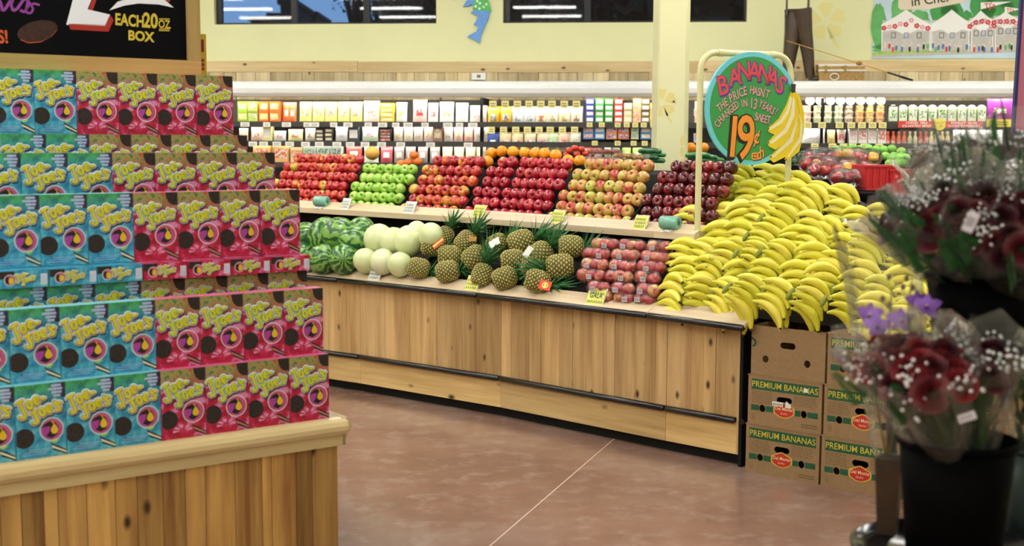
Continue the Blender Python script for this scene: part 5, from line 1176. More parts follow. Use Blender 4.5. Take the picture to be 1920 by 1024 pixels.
# ---------------------------------------------------------------- banana cartons
K0 = atz(1396.5, 884, 0); K1 = atz(1534, 909.5, 0); kd = (K1-K0).normalized(); kn = V((-kd.y, kd.x, 0)); KA = math.atan2(kd.y, kd.x)
CW, CH, CD = .395, .2455, .50
card_ = pm('corrugated_card', (150, 122, 88), .75, .2, var=.08, vscale=40); cgn = pm('carton_green', (16, 82, 52), .6); cye = pm('carton_yellow', (206, 186, 60), .6); cred = pm('carton_red', (190, 38, 36), .6); cti = pm('carton_small_print', (112, 92, 62), .7); ccr = pm('carton_pale_print', (226, 206, 150), .6); lab_ = pm('shipping_label', (226, 226, 222), .5)
CM = [cgn, cye, cred, cti, ccr, lab_]
def circ(x, z, r, n=18, rz=None): return [(x+r*cos(2*pi*i/n), z+(rz or r)*sin(2*pi*i/n)) for i in range(n)]
def slot(x, z, w, h): return [(x+(w/2-h/2)*sg+h/2*cos(a), z+h/2*sin(a)) for sg, a0 in ((1, -pi/2), (-1, pi/2)) for a in [a0+pi*i/6 for i in range(7)]]
def carton(label, kind, P, ang):
    e = empty('banana_carton', P, ang, label, 'carton', 'stacked banana cartons')
    hz1 = .135 if kind != 'plain' else .150
    H_ = [slot(CW*.5, hz1+(.01 if kind == 'plain' else .002), .082, .032), circ(CW*.2, .083, .0165, rz=.0185), circ(CW*.765, .083, .0165, rz=.0185)]
    mb = MB(); mb.poly([(0, 0), (CW, 0), (CW, CH), (0, CH)], 0, 0, H_)
    n0 = len(mb.v); mb.poly([(0, 0), (CW, 0), (CW, CH), (0, CH)], -6, 0, H_)
    for h in H_:
        k = len(h); mb.add([(a, 0, b_) for a, b_ in h]+[(a, .006, b_) for a, b_ in h], [(i, (i+1) % k, k+(i+1) % k, k+i) for i in range(k)])
    mb.box(0, .006, .001, CD, 0, CH).box(CW-.006, CW, .001, CD, 0, CH).box(0, CW, CD-.006, CD, 0, CH).box(0, CW, .006, CD, 0, .006)
    mb.build('body', card_, e)
    if kind != 'plain':
        MB().box(-.004, CW+.004, -.003, CD+.003, CH-.002, CH+.0015).build('lid_edge', card_, e)
        q = MB(); q.poly([(.018, .176), (CW-.018, .176), (CW-.018, .228), (.018, .228)], .8, 0)
        q.text('PREMIUM BANANAS', CW/2, .1885, .043, 1.4, 1, .004, 0, .92)
        q.poly([(.018, .070), (.155, .070), (.155, .098), (.018, .098)], .8, 0, [circ(CW*.2, .083, .0128)]) if False else None
        for a, c in ((.018, .062), (.098, .14), (.256, .285), (.322, CW-.018)): q.poly([(a, .070), (c, .070), (c, .098), (a, .098)], .8, 0)
        # lobed red shield with a yellow rim
        def sh(s_): 
            P_ = []
            for i in range(36):
                a = 2*pi*i/36; r_ = 1+.10*cos(2*a)**2-.06*cos(6*a); P_.append((CW*.5+.051*s_*cos(a)*r_, .088+.032*s_*sin(a)*(r_ if sin(a) > 0 else 1.1)))
            return P_
        q.poly(sh(1.08), 1.2, 1); q.poly(sh(.95), 1.8, 2); q.text('Del Monte', CW*.5, .088, .024, 2.4, 4, .012, 0, .9); q.text('Quality', CW*.5, .069, .013, 2.4, 4, .0, 0, 1)
        rr = random.Random(int(P.x*1000))
        for (x0, x1, n_) in ((.022, .135, 6), (.25, .372, 5)):
            for j in range(n_):
                x = x0; z = .163-j*.0105
                while x < x1-.01: l_ = rr.uniform(.008, .022); q.rect(x, min(x1, x+l_), z, z+.004, .9, 3); x += l_+.004
        q.ring(.033, .042, .008, .0105, .9, 3, 14); q.ring(.033, .028, .006, .0085, .9, 3, 14)
        for j in range(2): q.rect(.29, .375, .03-j*.012, .036-j*.012, .9, 3)
        q.build('printing', CM, e)
    else:
        q = MB(); q.ring(.006, .16, .012, .022, .9, 0, 14, -pi/2, pi/2); q.rect(.0005, .012, .175, .185, .9, 0); q.build('printing', CM, e)
    return e
gap = .006
def KP(a, b_, z): p = K0+kd*a+kn*b_; return V((p.x, p.y, z))
ct = [('%s banana carton standing on the floor, beside the wooden stand end', 0, 0, 0), ]
cols = ('in the column against the wooden stand', 'in the second column from the wooden stand', 'in the column half hidden behind the bouquets')
for c in range(3):
    for r_ in range(3):
        kind = 'plain' if (c == 0 and r_ == 2) else 'p'
        lab = ('open unprinted-front' if kind == 'plain' else 'green and brown printed')+' banana carton, '+('bottom', 'middle', 'top')[r_]+' one '+cols[c]
        e = carton(lab, kind, KP(c*(CW+.012)+(0, .004, .012)[r_], (0, .004, .012)[r_]+rnd.uniform(0, .006), r_*(CH+.0022)), KA)
        if c == 0 and r_ == 1:
            MB().rect(.135, .192, .106, .128, 2.8, 0).rect(.205, .235, .103, .125, 2.8, 0).poly([(.205, .125), (.21, .137), (.222, .129), (.235, .119)], 2.8, 0).rect(.300, .322, .193, .212, 2.8, 0).build('shipping_label', lab_, e)
            q = MB(); [q.rect(.14+.01*i, .146+.01*i, .110, .12, 3.4, 0) for i in range(5)]; q.build('label_ink', inkm, e)

# ---------------------------------------------------------------- bananas
bm_, t, b = newmat('banana_peel')
co = coords(t, (1, 1, 1), False); sp_ = N(t, 'ShaderNodeSeparateXYZ'); t.links.new(co, sp_.inputs[0])
ab = N(t, 'ShaderNodeMath', operation='ABSOLUTE'); t.links.new(sp_.outputs[0], ab.inputs[0])
r_ = ramp(t, [(.066, (0, 0, 0, 1)), (.115, (1, 1, 1, 1))], ab.outputs[0])
oi = N(t, 'ShaderNodeObjectInfo'); yr = ramp(t, [(0, lin((212, 208, 50))), (.5, lin((228, 216, 66))), (1, lin((238, 226, 96)))], oi.outputs['Random'])
nz = noise(t, coords(t), 60, 3); sp2 = ramp(t, [(.70, (0, 0, 0, 1)), (.74, (.5, .5, .5, 1))], nz.outputs[0])
c_ = mixc(t, yr.outputs[0], lin((146, 176, 40)), r_.outputs[0]); c_ = mixc(t, c_, lin((120, 90, 40)), sp2.outputs[0])
t.links.new(c_, b.inputs['Base Color']); b.inputs['Roughness'].default_value = .42; b.inputs['Coat Weight'].default_value = .12
btip = pm('banana_tip', (66, 60, 26), .7)
def banana_mesh(nm, Rr, A, r0):
    mb = MB(); n = 11; pts = []; rs = []
    for i in range(n):
        u = i/(n-1); a = -A+2*A*u; pts.append((Rr*sin(a), 0, Rr*(cos(a)-1))); rs.append(r0*(min(1, .36+1.5*u) if u < .43 else (1 if u < .62 else max(.30, 1-(u-.62)*1.75))))
    mb.tube(pts, rs, 8, 0, False)
    p, q_ = V(pts[-1]), V(pts[-2]); d = (p-q_).normalized(); mb.tube([p, p+d*.006, p+d*.009], [rs[-1], rs[-1]*.8, .003], 6, 1)
    p, q_ = V(pts[0]), V(pts[1]); d = (p-q_).normalized(); mb.tube([p, p+d*.010], [rs[0], rs[0]*.75], 6, 0)
    me = bpy.data.meshes.new(nm); me.from_pydata(mb.v, [], mb.f); me.polygons.foreach_set('material_index', mb.m); me.polygons.foreach_set('use_smooth', mb.s); me.materials.append(bm_); me.materials.append(btip); me.update(); return me
bms = [banana_mesh('banana_a', .108, .80, .0215), banana_mesh('banana_b', .120, .72, .022), banana_mesh('banana_c', .096, .86, .021)]
def bunch(seed, n):
    rr = random.Random(seed); e = empty('banana_bunch')
    for i in range(n):
        k = i//2; fr_ = i % 2
        x = .010*k+fr_*.026+rr.uniform(-.004, .004); y = fr_*.038+rr.uniform(-.003, .003); z = -.038*k-(.019 if fr_ else 0)
        mw = M.Translation((x, y, z)) @ M.Rotation(R(rr.uniform(-8, 6)+fr_*14), 4, 'Z') @ M.Rotation(R(-3+5*k+rr.uniform(-3, 3)+fr_*8), 4, 'Y') @ M.Rotation(R(rr.uniform(-14, 4)), 4, 'X') @ M.Scale(rr.uniform(.94, 1.05), 4)
        put('banana', rr.choice(bms), e, mw=mw)
    MB().ell((-.062, .062, -.016*n/2-.03), (.012, .012, .008*n/2), 0, 8, 6).build('crown', pm('bunch_crown_%d' % seed, (130, 140, 50), .6), e)
    return proto(e)
bps = [bunch(1, 8), bunch(2, 9), bunch(3, 7), bunch(4, 8)]; ub = [0]*4
BX = (1266, 1318, 1372, 1424, 1478, 1534, 1592, 1652, 1716, 1784)
BY = (518, 524, 528, 530, 535, 536, 546, 558, 572, 586)
BZ = (6.72, 6.6, 6.45, 6.28, 6.17, 6.07, 5.97, 5.88, 5.8, 5.75)
TX = (1345, 1372, 1402, 1436, 1474, 1512, 1550, 1592, 1648, 1706)
TY = (338, 322, 315, 313, 318, 326, 346, 352, 380, 400)
TZ = (7.55, 7.5, 7.45, 7.4, 7.35, 7.3, 7.25, 7.2, 7.15, 7.1)
NR = 6; rb = random.Random(8)
names = ['column beside the bagged apples', 'second column from the apples', 'third column, above the oak ledge end', 'column above the plain carton', 'fifth column from the apples', 'middle column above the cartons', 'seventh column, over the second carton', 'column beside the cellophane', 'column seen through the cellophane', 'far column behind the bouquets']
for c in range(10):
    for r_ in range(NR+1):
        u = r_/NR; bow = sin(pi*u)
        x = BX[c]+(TX[c]-BX[c])*u**1.25-(c < 1)*bow*6+rb.uniform(-10, 10)+(r_ % 2)*16; y = BY[c]+(TY[c]-BY[c])*u+rb.uniform(-7, 7)*(r_ > 0); Y = BZ[c]+(TZ[c]-BZ[c])*u-.07*bow
        if r_ == 0 and c >= 3: y -= 2
        P = atY(x, y, Y); i = rb.randrange(4)
        tilt = 16+rb.uniform(-20, 20)+8*(c > 2); yaw = rb.uniform(-42, 14)
        if c == 0: yaw -= 18; tilt -= 8
        mw = M.Translation(P) @ M.Rotation(R(yaw), 4, 'Z') @ M.Rotation(R(tilt), 4, 'Y') @ M.Rotation(R(rb.uniform(-16, -2)), 4, 'X') @ M.Scale(rb.uniform(1.1, 1.26), 4)
        if ub[i]: o = dup(bps[i], None, mw)
        else: o = bps[i]; o.matrix_basis = mw; ub[i] = 1
        tag(o, 'yellow banana bunch, '+('bottom' if r_ == 0 else 'top' if r_ == NR else ordn(r_)+' up')+' in the '+names[c], 'bananas', 'banana bunches of the big heap')
# black stepped riser carrying the heap
rz_ = empty('banana_riser', (0, 0, 0), 0, 'black sloping riser hidden under the banana heap behind the cartons', 'riser')
vs = []
pb_ = [atY(x, y, Y+.16) for x, y, Y in zip(BX, BY, BZ)]; pt_ = [atY(x, y+14, Y+.10) for x, y, Y in zip(TX, TY, TZ)]; pk = [p+V((.12, .35, -.05)) for p in pt_]
n_ = len(pb_)
front = [V((p.x, p.y, .752)) for p in pb_]
prof = [front, [V((p.x, p.y, max(.76, p.z-.05))) for p in pb_], pt_, pk, [V((p.x, p.y, .752)) for p in pk]]
for l in prof: vs += l
fs = [(j*n_+i, j*n_+i+1, (j+1)*n_+i+1, (j+1)*n_+i) for j in range(4) for i in range(n_-1)]+[tuple(j*n_ for j in range(5)), tuple(j*n_+n_-1 for j in range(5))[::-1]]
MB().add(vs, fs).build('riser_body', pm('riser_olive_black', (30, 30, 14), .8), rz_)

# ---------------------------------------------------------------- banana sign in its tube frame
YS = 7.15
SG = atY(1411, 204, YS); sa_ = R(26)
sg = empty('banana_price_sign', SG, sa_, 'round hand-painted banana price sign, green with light blue rim and cut-out bananas', 'sign')
Rr = .312
MB().lathe([(0, 0), (Rr, 0), (Rr, .014), (0, .014)], 48, 0, False).xf(M.Rotation(R(90), 4, 'X') @ M.Translation((0, 0, -.014))).build('board', pm('sign_light_blue', (110, 206, 222), .5), sg)
MB().disc(0, 0, Rr*.915, .6, 0, n=56).build('green_field', pm('sign_green', (56, 152, 76), .5, var=.08, vscale=4), sg)
s_red = pm('sign_coral', (218, 76, 76), .5); s_pur = pm('sign_violet', (92, 60, 150), .5); s_pk = pm('sign_pink', (222, 160, 170), .5); s_org = pm('sign_orange', (238, 152, 50), .5); s_bk = pm('sign_black', (34, 32, 26), .5); s_or2 = pm('sign_salmon', (240, 160, 70), .5)
SMt = [s_red, s_pur, s_pk, s_org, s_bk, s_or2]
q = MB()
def sxy(px, py):
    n = V((sin(sa_), -cos(sa_), 0)); w = V((cos(sa_), sin(sa_), 0)); p = onpl(px, py, SG, n)
    return ((p-SG).dot(w), p.z-SG.z)
Z = lambda zx, zy: sxy(1300+zx/4.268, 80+zy/4.268)
HU = abs(Z(400, 600)[1]-Z(400, 500)[1])/100     # metres per unit of the sign's own lettering grid
def glyph(ch, zx, zy, h, rot, styles, sx=.8):
    """one painted letter centred on a spot of the board, cap height h"""
    x, z = Z(zx, zy); s_ = h*HU/.72; r_ = R(rot)
    for dx, dz, off, m_, ly in styles: q.text(ch, x+dx+sin(r_)*.36*s_, z+dz-cos(r_)*.36*s_, s_, ly, m_, off, r_, sx)
SB = ((.005, -.006, .05, 1, 1.2), (0, 0, .035, 1, 1.5), (0, 0, .012, 0, 2.0))
for ch, x, y, h, rt in (('B', 232, 335, 165, 14), ('A', 328, 268, 150, 12), ('N', 404, 222, 158, 6), ('A', 487, 222, 160, -2), ('N', 570, 243, 155, -8), ('A', 640, 278, 145, -16), ('S', 702, 332, 155, -26)): glyph(ch, x, y, h*.94, rt, SB, .9)
SP = ((.002, -.003, .035, 4, 1.2), (0, 0, .016, 2, 1.8))
for word, pts, h, rt0, rt1 in (('THE', ((205, 522), (233, 497), (260, 474)), 70, 34, 26), ('PRICE', ((298, 442), (331, 423), (357, 410), (381, 396), (413, 384)), 78, 22, 10), ("HASN'T", ((469, 376), (498, 386), (525, 393), (552, 401), (573, 388), (594, 410)), 72, -4, -16),
    ('CHANGED', ((190, 652), (213, 618), (241, 588), (270, 560), (298, 534), (322, 514), (344, 496)), 66, 52, 30), ('IN', ((390, 487), (416, 482)), 66, 12, 8), ('13', ((466, 480), (497, 490)), 90, -2, -8), ('YEARS!', ((541, 488), (567, 502), (591, 515), (616, 530), (640, 545), (667, 548)), 66, -22, -34), ('SWEET.', ((503, 590), (530, 600), (556, 607), (580, 613), (602, 618), (617, 632)), 70, -6, -10)):
    for k, (ch, (x, y)) in enumerate(zip(word, pts)): glyph(ch, x, y, h*.93, rt0+(rt1-rt0)*k/max(1, len(pts)-1), SP, .66)
S9 = ((-.012, -.008, .04, 4, 1.2), (-.006, -.004, .04, 4, 1.35), (0, 0, .035, 4, 1.5), (0, 0, .012, 3, 2.0))
glyph('1', 322, 742, 335, -4, S9, .8); glyph('9', 420, 748, 360, -2, S9, .76)
SC_ = ((.003, -.003, .035, 4, 1.3), (0, 0, .014, 5, 1.9))
glyph('¢', 508, 745, 120, -6, SC_, .8)
for ch, x, y, h in (('e', 480, 893, 82), ('a', 503, 890, 82), ('c', 525, 886, 82), ('h', 548, 872, 82)): glyph(ch, x, y, h*1.15, 4, SC_, .78)
q.build('lettering', SMt, sg)
by = pm('cutout_yellow', (232, 204, 40), .5); bcr = pm('cutout_cream', (238, 234, 190), .5); bkc = pm('cutout_brown', (60, 44, 40), .6)
def sxy(px, py):
    n = V((sin(sa_), -cos(sa_), 0)); w = V((cos(sa_), sin(sa_), 0)); p = onpl(px, py, SG-V((-n.x, -n.y, 0))*-.0, n)
    return ((p-SG).dot(w), p.z-SG.z)
def sx_(px, py): return px/1.0, py
Z = lambda zx, zy: sxy(1300+zx/4.268, 80+zy/4.268)
fingers = [((780, 395), (740, 500), (680, 610), (590, 690), (600, 715), (650, 738), (715, 690), (770, 600), (800, 480), (808, 395)),
 ((790, 395), (775, 520), (720, 660), (590, 800), (598, 830), (650, 856), (750, 780), (810, 650), (830, 520), (815, 400)),
 ((800, 395), (815, 560), (770, 740), (612, 912), (605, 930), (640, 960), (760, 900), (830, 760), (855, 600), (828, 430)),
 ((812, 390), (845, 560), (835, 760), (735, 920), (728, 935), (745, 945), (840, 870), (878, 720), (880, 560), (845, 430))]
cuts = [((770, 430), (740, 540), (690, 620), (598, 690), (610, 700), (700, 650), (760, 560), (790, 450)),
 ((790, 430), (770, 580), (720, 690), (600, 800), (620, 812), (740, 720), (800, 590), (805, 470)),
 ((810, 500), (810, 620), (770, 760), (620, 915), (640, 918), (790, 790), (825, 650), (822, 560)),
 ((828, 560), (850, 640), (840, 760), (745, 910), (755, 915), (860, 780), (866, 660), (845, 590))]
for k, (f_, c_) in enumerate(zip(fingers, cuts)):
    P = [Z(*p) for p in f_][::-1]; n2 = len(P); y0 = -.006-.003*(k % 2)
    mb = MB().poly(P, -y0*1000, 0); mb.add([(a, y0, b_) for a, b_ in P]+[(a, -.001, b_) for a, b_ in P], [(i, n2+i, n2+(i+1) % n2, (i+1) % n2) for i in range(n2)])
    o = mb.build('cutout_banana', by, sg)
    MB().poly([Z(*p) for p in c_][::-1], -y0*1000+1, 0).build('highlight', bcr, o)
tx = [Z(*p) for p in ((772, 330), (812, 332), (806, 400), (778, 402))][::-1]
MB().poly(tx, 10, 0).build('cutout_stem', bkc, sg)
q = MB()
for a, b_ in ((592, 688), (592, 800), (612, 914), (732, 936)): x, z = Z(a, b_); q.disc(x, z, .005, 10, 0, n=10)
q.build('cutout_tips', bkc, sg)
# tubular frame
fm_ = pm('cream_pipe', (218, 214, 164), .35); fw_ = sxy(1318, 205)[0]; fw2 = sxy(1487, 205)[0]; fzt = sxy(1400, 100)[1]
sf = empty('sign_frame', SG, sa_, 'cream painted pipe frame holding the round banana sign', 'frame')
def rc(c, r, a0, a1, n=7): return [(c[0]+r*cos(a0+(a1-a0)*i/n), .03, c[1]+r*sin(a0+(a1-a0)*i/n)) for i in range(n+1)]
cr3 = .10
MB().tube([(fw_, .03, -.72)]+rc((fw_+cr3, fzt-cr3), cr3, pi, pi/2)+rc((fw2-cr3, fzt-cr3), cr3, pi/2, 0)+[(fw2, .03, -.62)], .017, 12).build('pipe', fm_, sf)
for x, z, v in ((fw_, fzt-cr3-.03, 1), (fw2, fzt-cr3-.03, 1), (fw_+cr3+.03, fzt, 0), (fw2-cr3-.03, fzt, 0)):
    MB().tube([(x, .03, z-.022), (x, .03, z+.022)] if v else [(x-.02, .03, z), (x+.02, .03, z)], .020, 12).build('coupling', fm_, sf)

# ---------------------------------------------------------------- table of bagged produce beyond the bananas
TP = atY(1660, 345, 8.6); th = 1.30
tb = empty('rear_produce_table', (TP.x, 9.3, 0), R(-12), 'low black produce table beyond the banana heap under bagged peppers', 'table')
MB().box(-1.05, 1.3, -.7, .7, th-.03, th).build('table_top', dark, tb); MB().box(-1.0, 1.25, -.65, .65, 0, th-.03).build('table_base', dark, tb); MB().box(-.75, .9, -.28, .2, th, 1.475).build('rear_step', dark, tb); MB().box(-.75, .9, .2, .65, th, 1.53).build('rear_step', dark, tb)
red_f = fruit('red_pepper_skin', (196, 40, 30), (180, 28, 34), (150, 20, 40), .4, .8, 20, .12, .7, False); yel_f = fruit('yellow_pepper_skin', (230, 190, 50), (236, 170, 40), (226, 120, 40), .4, .8, 20, .12, .7, False)
pep = MB()
vs = []; fs = []
for i in range(9):
    u = i/8; r0 = .042*(sin(pi*min(1, .12+u*.86)))**.6*(1-.18*u)
    for k in range(16): a = 2*pi*k/16; rr_ = r0*(1+.13*cos(4*a)); vs.append((rr_*cos(a), rr_*sin(a), .085*(.5-u)-(0 if 0 < i < 8 else .008*(1 if i == 0 else -1))))
for i in range(8):
    for k in range(16): fs.append((i*16+k, (i+1)*16+k, (i+1)*16+(k+1) % 16, i*16+(k+1) % 16))
pep.add(vs, fs+[tuple(range(16)), tuple(8*16+k for k in range(16))[::-1]], 0, True).tube([(0, 0, .03), (.004, 0, .055)], .006, 6, 1)
def mk(nm, mb, mats):
    me = bpy.data.meshes.new(nm); me.from_pydata(mb.v, [], mb.f); me.polygons.foreach_set('material_index', mb.m); me.polygons.foreach_set('use_smooth', mb.s)
    for m_ in mats: me.materials.append(m_)
    me.update(); return me
gs_ = pm('pepper_stem', (70, 110, 50), .6); pr1, pr2 = mk('red_pepper', pep, [red_f, gs_]), mk('yellow_pepper', pep, [yel_f, gs_])
pbags = [((1540, 293), (0, 0, 0), 'dark red'), ((1590, 292), (1, 1, 0), 'yellow-orange'), ((1618, 296), (0, 0, 1), 'red'), ((1533, 308), (0, 1, 0), 'red and orange'), ((1580, 311), (0, 0, 1), 'purple-red'), ((1548, 320), (0, 0, 0), 'red'), ((1605, 316), (1, 0, 0), 'orange'), ((1592, 334), (0, 0, 0), 'dim red')]
for k, ((x, y), ty_, nm) in enumerate(pbags):
    Y = 8.9-(y-290)*.012; P = atY(x, y, Y); e = empty('pepper_bag', P, R(rb.uniform(-30, 30)), 'clear bag of %s peppers, %s of the bags behind the bananas' % (nm, ordn(k)), 'bag of peppers', 'bagged peppers')
    for i, c_ in enumerate(ty_):
        put('pepper', pr2 if c_ else pr1, e, mw=M.Translation(((i-1)*.07, rb.uniform(-.01, .01), rb.uniform(-.012, .012))) @ Euler((rb.uniform(.6, 2.2), rb.random()*3, rb.random()*6)).to_matrix().to_4x4())
    mb = MB(); vs = []; fs = []
    for i in range(13):
        u = i/12; rr_ = .062*(max(0, 1-abs(2*u-1)**4))**.5+.004
        for j in range(14): a = 2*pi*j/14; q_ = rr_*(1+rb.uniform(-.1, .12)); vs.append(((u-.5)*.27+rb.uniform(-.004, .004), q_*cos(a), q_*sin(a)*.95))
    for i in range(12):
        for j in range(14): fs.append((i*14+j, i*14+(j+1) % 14, (i+1)*14+(j+1) % 14, (i+1)*14+j))
    mb.add(vs, fs, 0, True).build('bag_film', bagfilm, e)
lime = sphmesh('lime', .036, fruit('lime_skin', (96, 176, 44), (120, 196, 60), (146, 206, 90), .4, .8, 40, .35, .2, False), .92)
k = 0
for y, xs_, Y in ((280, (1569, 1582, 1597, 1612, 1628, 1642, 1657, 1672), 9.6), (293, (1660, 1676, 1690), 9.4), (297, (1672, 1686, 1698), 9.25), (306, (1668, 1682, 1694), 9.15), (285, (1690,), 9.5)):
    for x in xs_:
        tag(put('lime', lime, None, atY(x, y+rb.uniform(-1.5, 1.5), Y)), 'bright green lime, %s of the pile behind the pepper bags' % ordn(k), 'lime', 'limes'); k += 1
rcr = pm('red_crate_plastic', (206, 50, 56), .35, .5)
for k, (x, y, w_) in enumerate(((1640, 330, .22), (1688, 338, .22))):
    P = atY(x, y, 8.35); P.z -= .07; e = empty('red_basket', P, R(8), 'red plastic punnet basket behind the bananas, '+('nearer the pepper bags' if k == 0 else 'half hidden by bouquets'), 'basket', 'red baskets')
    MB().hexa([(-w_*.44,-.08,0),(w_*.44,-.08,0),(w_*.44,.08,0),(-w_*.44,.08,0),(-w_*.5,-.09,.13),(w_*.5,-.09,.13),(w_*.5,.09,.13),(-w_*.5,.09,.13)]).build('basket_body', rcr, e)
    MB().box(-w_*.52, w_*.52, -.10, .10, .13, .142).build('rim', rcr, e)
    for j in range(5): MB().box(-w_*.4+w_*.2*j-.006, -w_*.4+w_*.2*j+.006, -.094, -.082, .004, .128).build('rib', rcr, e)
    MB().box(-w_*.4, w_*.4, -.082, .08, th-P.z-.0 if th > P.z else -.02, .0).build('basket_foot', rcr, e)
lbg = pm('romaine_leaf', (60, 120, 70), .5, var=.4)
for k, (x, y) in enumerate(((1503, 300), (1516, 292))):
    P = atY(x, y, 9.2); e = empty('greens_bag', P, R(20), 'clear bag of dark leafy greens behind the sign, '+('lower' if k == 0 else 'upper')+' one', 'bag of greens', 'bagged greens')
    mb = MB(); 
    for i in range(60): c_ = V((rb.uniform(-.08, .08), rb.uniform(-.03, .03), rb.uniform(-.03, .03))); d1 = V((rb.uniform(-1,1), rb.uniform(-1,1), rb.uniform(-1,1)))*.018; d2 = V((rb.uniform(-1,1), rb.uniform(-1,1), rb.uniform(-1,1)))*.018; mb.add([c_-d1, c_+d2, c_+d1, c_-d2], [(0,1,2,3)])
    mb.build('leaves', lbg, e)['kind'] = 'stuff'; MB().ell((0, 0, 0), (.10, .045, .04), 0, 14, 9).build('bag_film', bagfilm, e)

# ---------------------------------------------------------------- flower stand in the foreground
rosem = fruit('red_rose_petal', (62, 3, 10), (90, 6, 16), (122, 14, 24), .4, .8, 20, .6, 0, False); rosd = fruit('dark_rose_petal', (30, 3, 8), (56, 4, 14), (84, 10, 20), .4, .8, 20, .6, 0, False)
pet = pm('orchid_petal', (134, 84, 186), .55, var=.25, vscale=30); leafm = pm('fern_leaf', (28, 84, 34), .6, var=.4, vscale=30); stemg = pm('flower_stem', (50, 92, 40), .6); gyp = pm('babys_breath_white', (232, 234, 236), .7); gys = pm('babys_breath_stem', (110, 130, 100), .7); euc = pm('eucalyptus_leaf', (120, 152, 146), .6)
def rose_mesh(nm, mat):
    rr = random.Random(5); mb = MB()
    for ly in range(5):
        n = 3+ly; rad_ = .008+.006*ly; h = .030-.003*ly; sp = .25+.28*ly
        for k in range(n):
            a0 = 2*pi*k/n+ly*.7; vs = []
            for j in range(4):
                v = j/3
                for i in range(4):
                    u = (i/3-.5)*2*pi/n*1.35; q_ = rad_*(.35+.65*v**.6)+.007*sp*v**3; vs.append((q_*cos(a0+u), q_*sin(a0+u), -.012+h*v*1.25-(.006*sp*v**4)-abs(i-1.5)*.0015*v))
            fs = [(j*4+i, j*4+i+1, (j+1)*4+i+1, (j+1)*4+i) for j in range(3) for i in range(3)]
            mb.add(vs, fs, 0, True)
    mb.ell((0, 0, -.012), (.012, .012, .012), 1, 8, 5); return mk(nm, mb, [mat, stemg])
rs1, rs2 = rose_mesh('rose_a', rosem), rose_mesh('rose_b', rosd)
def gyp_mesh():
    rr = random.Random(9); mb = MB()
    for i in range(26):
        p = V((rr.gauss(0, .018), rr.gauss(0, .018), rr.gauss(0, .012))); mb.ell(p, (.0036, .0036, .0032), 0, 6, 4)
        mb.tube([p, (p.x*.3, p.y*.3, -.05)], .0005, 3, 1, False)
    return mk('babys_breath', mb, [gyp, gys])
gym = gyp_mesh()
def fern_mesh():
    mb = MB()
    for i in range(14):
        z = .01*i; L = .035*(1-i/15)+.004
        for s_ in (-1, 1): mb.add([(0, 0, z), (s_*L*.5, -.004, z+.012), (s_*L, 0, z+.018), (s_*L*.5, .002, z+.002)], [(0, 1, 2, 3)])
    mb.tube([(0, 0, -.08), (0, 0, .14)], .0012, 4, 0); return mk('fern', mb, [leafm])
fnm = fern_mesh()
